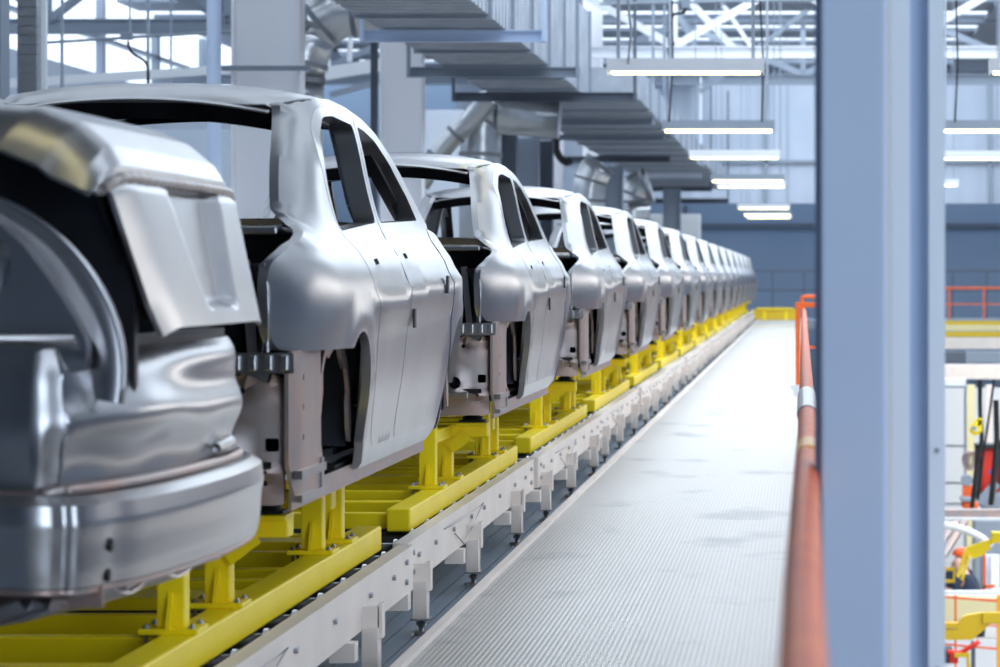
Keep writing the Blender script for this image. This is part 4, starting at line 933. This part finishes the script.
# people
def person(loc, bend_, label, helmet=True, yaw=0):
    t = empty('person', label, 'person', loc, None, yaw)
    bm_ = bmesh.new()
    def seg(pts, rs, n=12): tube(bm_, pts, rs, n)
    J = dict(pel=(0, 0, .95), ch=(0, -.10 * bend_, 1.25), nk=(0, -.20 * bend_, 1.46), hd=(0, -.24 * bend_, 1.62))
    me_v = [J['pel'], J['ch'], J['nk'], J['hd'], (.19, -.16 * bend_, 1.40), (-.19, -.16 * bend_, 1.40), (.26, -.18, 1.12), (-.26, -.18, 1.12), (.16, -.42, 1.10), (-.16, -.42, 1.10), (.10, 0, .88), (-.10, 0, .88), (.11, -.02, .48), (-.11, -.02, .48), (.11, 0, .07), (-.11, 0, .07), (.12, -.16, .04), (-.12, -.16, .04), (0, -.26 * bend_, 1.74)]
    ed = [(0, 1), (1, 2), (2, 3), (2, 4), (2, 5), (4, 6), (5, 7), (6, 8), (7, 9), (0, 10), (0, 11), (10, 12), (11, 13), (12, 14), (13, 15), (14, 16), (15, 17), (3, 18)]
    rad = [.15, .17, .07, .10, .075, .075, .05, .05, .038, .038, .09, .09, .065, .065, .045, .045, .04, .04, .075]
    me = bpy.data.meshes.new('body'); me.from_pydata(me_v, ed, []); o = bpy.data.objects.new('body', me); COL.objects.link(o); o.parent = t
    me.materials.append(M['skin']); sk = o.modifiers.new('skin', 'SKIN'); sk.use_smooth_shade = True
    for v, r in zip(me.skin_vertices[0].data, rad): v.radius = (r, r)
    me.skin_vertices[0].data[0].use_root = True
    ss = o.modifiers.new('sub', 'SUBSURF'); ss.levels = 1; ss.render_levels = 1
    def cloth(idx, e2, scale, nm, m_):
        mm = bpy.data.meshes.new(nm); mm.from_pydata([me_v[k] for k in idx], e2, []); q = bpy.data.objects.new(nm, mm); COL.objects.link(q); q.parent = t
        mm.materials.append(M[m_]); s2 = q.modifiers.new('skin', 'SKIN'); s2.use_smooth_shade = True
        for v, k in zip(mm.skin_vertices[0].data, idx): v.radius = (rad[k] * scale, rad[k] * scale)
        mm.skin_vertices[0].data[0].use_root = True; q.modifiers.new('sub', 'SUBSURF').render_levels = 1
    cloth([0, 1, 2, 4, 5, 6, 7], [(0, 1), (1, 2), (2, 3), (2, 4), (3, 5), (4, 6)], 1.18, 'jacket', 'navy')
    cloth([0, 10, 11, 12, 13, 14, 15], [(0, 1), (0, 2), (1, 3), (2, 4), (3, 5), (4, 6)], 1.18, 'trousers', 'navy')
    if helmet:
        hx, hy, hz = J['hd']; hb = patch(10, 20, lambda i, j: Vector((hx + (.135 * math.cos(i * PI / 2) + .0) * math.cos(2 * PI * j), hy + .155 * math.cos(i * PI / 2) * math.sin(2 * PI * j), hz + .06 + .13 * math.sin(i * PI / 2))))
        thicken(hb, .006); bx(hb, hx - .09, hx + .09, hy - .22, hy - .12, hz + .055, hz + .07); obj('helmet', hb, 'helmet', t, 'auto')
    fb = bmesh.new(); hx, hy, hz = J['hd']
    for sx in (-1, 1): tube(fb, [(hx + sx * .035, hy - .095, hz + .02), (hx + sx * .035, hy - .105, hz + .02)], .012, 8)
    obj('eyes', fb, 'black', t)
    fb = bmesh.new(); tube(fb, [(hx, hy - .10, hz + .01), (hx, hy - .125, hz - .03)], [.01, .016], 8); obj('nose', fb, 'skin', t, True)
    for sx in (-1, 1):                                # hands: palm, four fingers, thumb
        hb = bmesh.new(); x, y, z = sx * .16, -.42, 1.10
        bx(hb, x - .04, x + .04, y - .10, y, z - .014, z + .014, bev=.01)
        for k in range(4):
            fx = x - .03 + k * .02; ln = (.06, .072, .068, .052)[k]; tube(hb, [(fx, y - .10, z), (fx, y - .10 - ln * .6, z - .005), (fx, y - .10 - ln, z - .025)], [.009, .008, .007], 8)
        tube(hb, [(x - sx * .04, y - .03, z), (x - sx * .065, y - .06, z - .005), (x - sx * .07, y - .09, z - .015)], [.011, .010, .008], 8)
        obj('hand', hb, 'skin', t, True)
    return t
p = U(953, 277, 46); person((p.x, 46, -4.78), 1.0, 'person in an orange helmet and dark jacket working in the lower hall', True, .5)
p = U(976, 277, 44.5); person((p.x, 44.5, -4.85 + .07), 1.6, 'person in a dark navy jacket bending behind the yellow lifting arm', False, -2.4)
# pale rail, orange fence, yellow plate, red machine at the bottom right
rbox('pale_rail', 900, 1120, 591, 595, 38, .1, 'colpale', 'pale blue-white rail below the people', 'rail')
t = empty('orange_fence', 'orange framed safety fence with cream panels in the lower hall', 'fence', U(930, 667, 37)); sc = 37 / F
b = bmesh.new(); bar(b, (-20 * sc, 0, 73 * sc), (80 * sc, 0, 65 * sc), .03, .03); obj('top_bar', b, 'orange', t)
b = bmesh.new(); bar(b, (-20 * sc, 0, 26 * sc), (80 * sc, 0, 17 * sc), .025, .025); bar(b, (-20 * sc, 0, 48 * sc), (80 * sc, 0, 40 * sc), .02, .02); obj('mid_bar', b, 'orange', t)
for x, wd in ((25.5, 2), (69, 4.5), (112, 4)):
    b = bmesh.new(); bx(b, (x - wd / 2) * sc, (x + wd / 2) * sc, -.03, .03, -30 * sc, 72 * sc); obj('post', b, 'orange' if wd < 3 else 'orange2', t)
rbox('pallet_stack', 900, 1120, 598, 624, 39, .6, 'cream', 'cream coloured panel stack behind the orange fence', 'panels')
rbox('display_board', 900, 1120, 640, 690, 39, .3, 'white', 'white board behind the lower part of the orange fence', 'panel')
t = empty('yellow_plate', 'large yellow angled machine plate in front of the orange fence', 'machine plate', U(930, 640, 35)); sc = 35 / F
ol = [(-30, 0), (42, 0), (54, 10), (60, 16), (90, 16), (90, 27), (52, 27), (38, 25), (33, 23), (28, 17), (-30, 17)]
b = sheet([(a * sc, c * sc) for a, c in ol], [roundpoly([(6 * sc, 10.3 * sc), (28 * sc, 10.3 * sc), (28 * sc, 11.6 * sc), (6 * sc, 11.6 * sc)], .008, 2)], .1, lambda x, z: Vector((x, 0, z)), .12, .12, lambda u, v, d: Vector((0, d, 0)))
obj('plate', b, 'yellow2', t)
b = bmesh.new(); bx(b, 52 * sc, 90 * sc, -.04, 0, 17 * sc, 28 * sc, bev=.01); obj('side_plate', b, 'yellow2', t)
t = empty('welding_tool', 'dark red and black clamp tool hanging under the yellow plate', 'clamp tool', U(955, 655, 34.5)); sc = 34.5 / F
b = bmesh.new(); bx(b, -14 * sc, -2 * sc, 0, .2, -9 * sc, 8 * sc, bev=.03); obj('motor', b, 'dgrey', t)
b = bmesh.new(); tube(b, bend([(-8 * sc, -.05, 4 * sc), (4 * sc, -.05, 2 * sc), (14 * sc, -.05, 8 * sc), (24 * sc, -.05, 14 * sc)], .05), .03, 8); bx(b, -6 * sc, 3 * sc, -.08, .1, -8 * sc, 4 * sc, bev=.02); obj('hose', b, 'red', t)
b = bmesh.new(); bar(b, (-1 * sc, -.1, 1 * sc), (12 * sc, -.1, 1 * sc), .04, .05); bar(b, (12 * sc, -.1, 4 * sc), (13 * sc, -.1, -14 * sc), .04, .05); obj('clamp', b, 'yellow2', t)
b = bmesh.new(); bar(b, (18 * sc, -.02, -14 * sc), (18 * sc, -.02, 14 * sc), .05, .06); obj('bracket', b, 'dgrey', t)
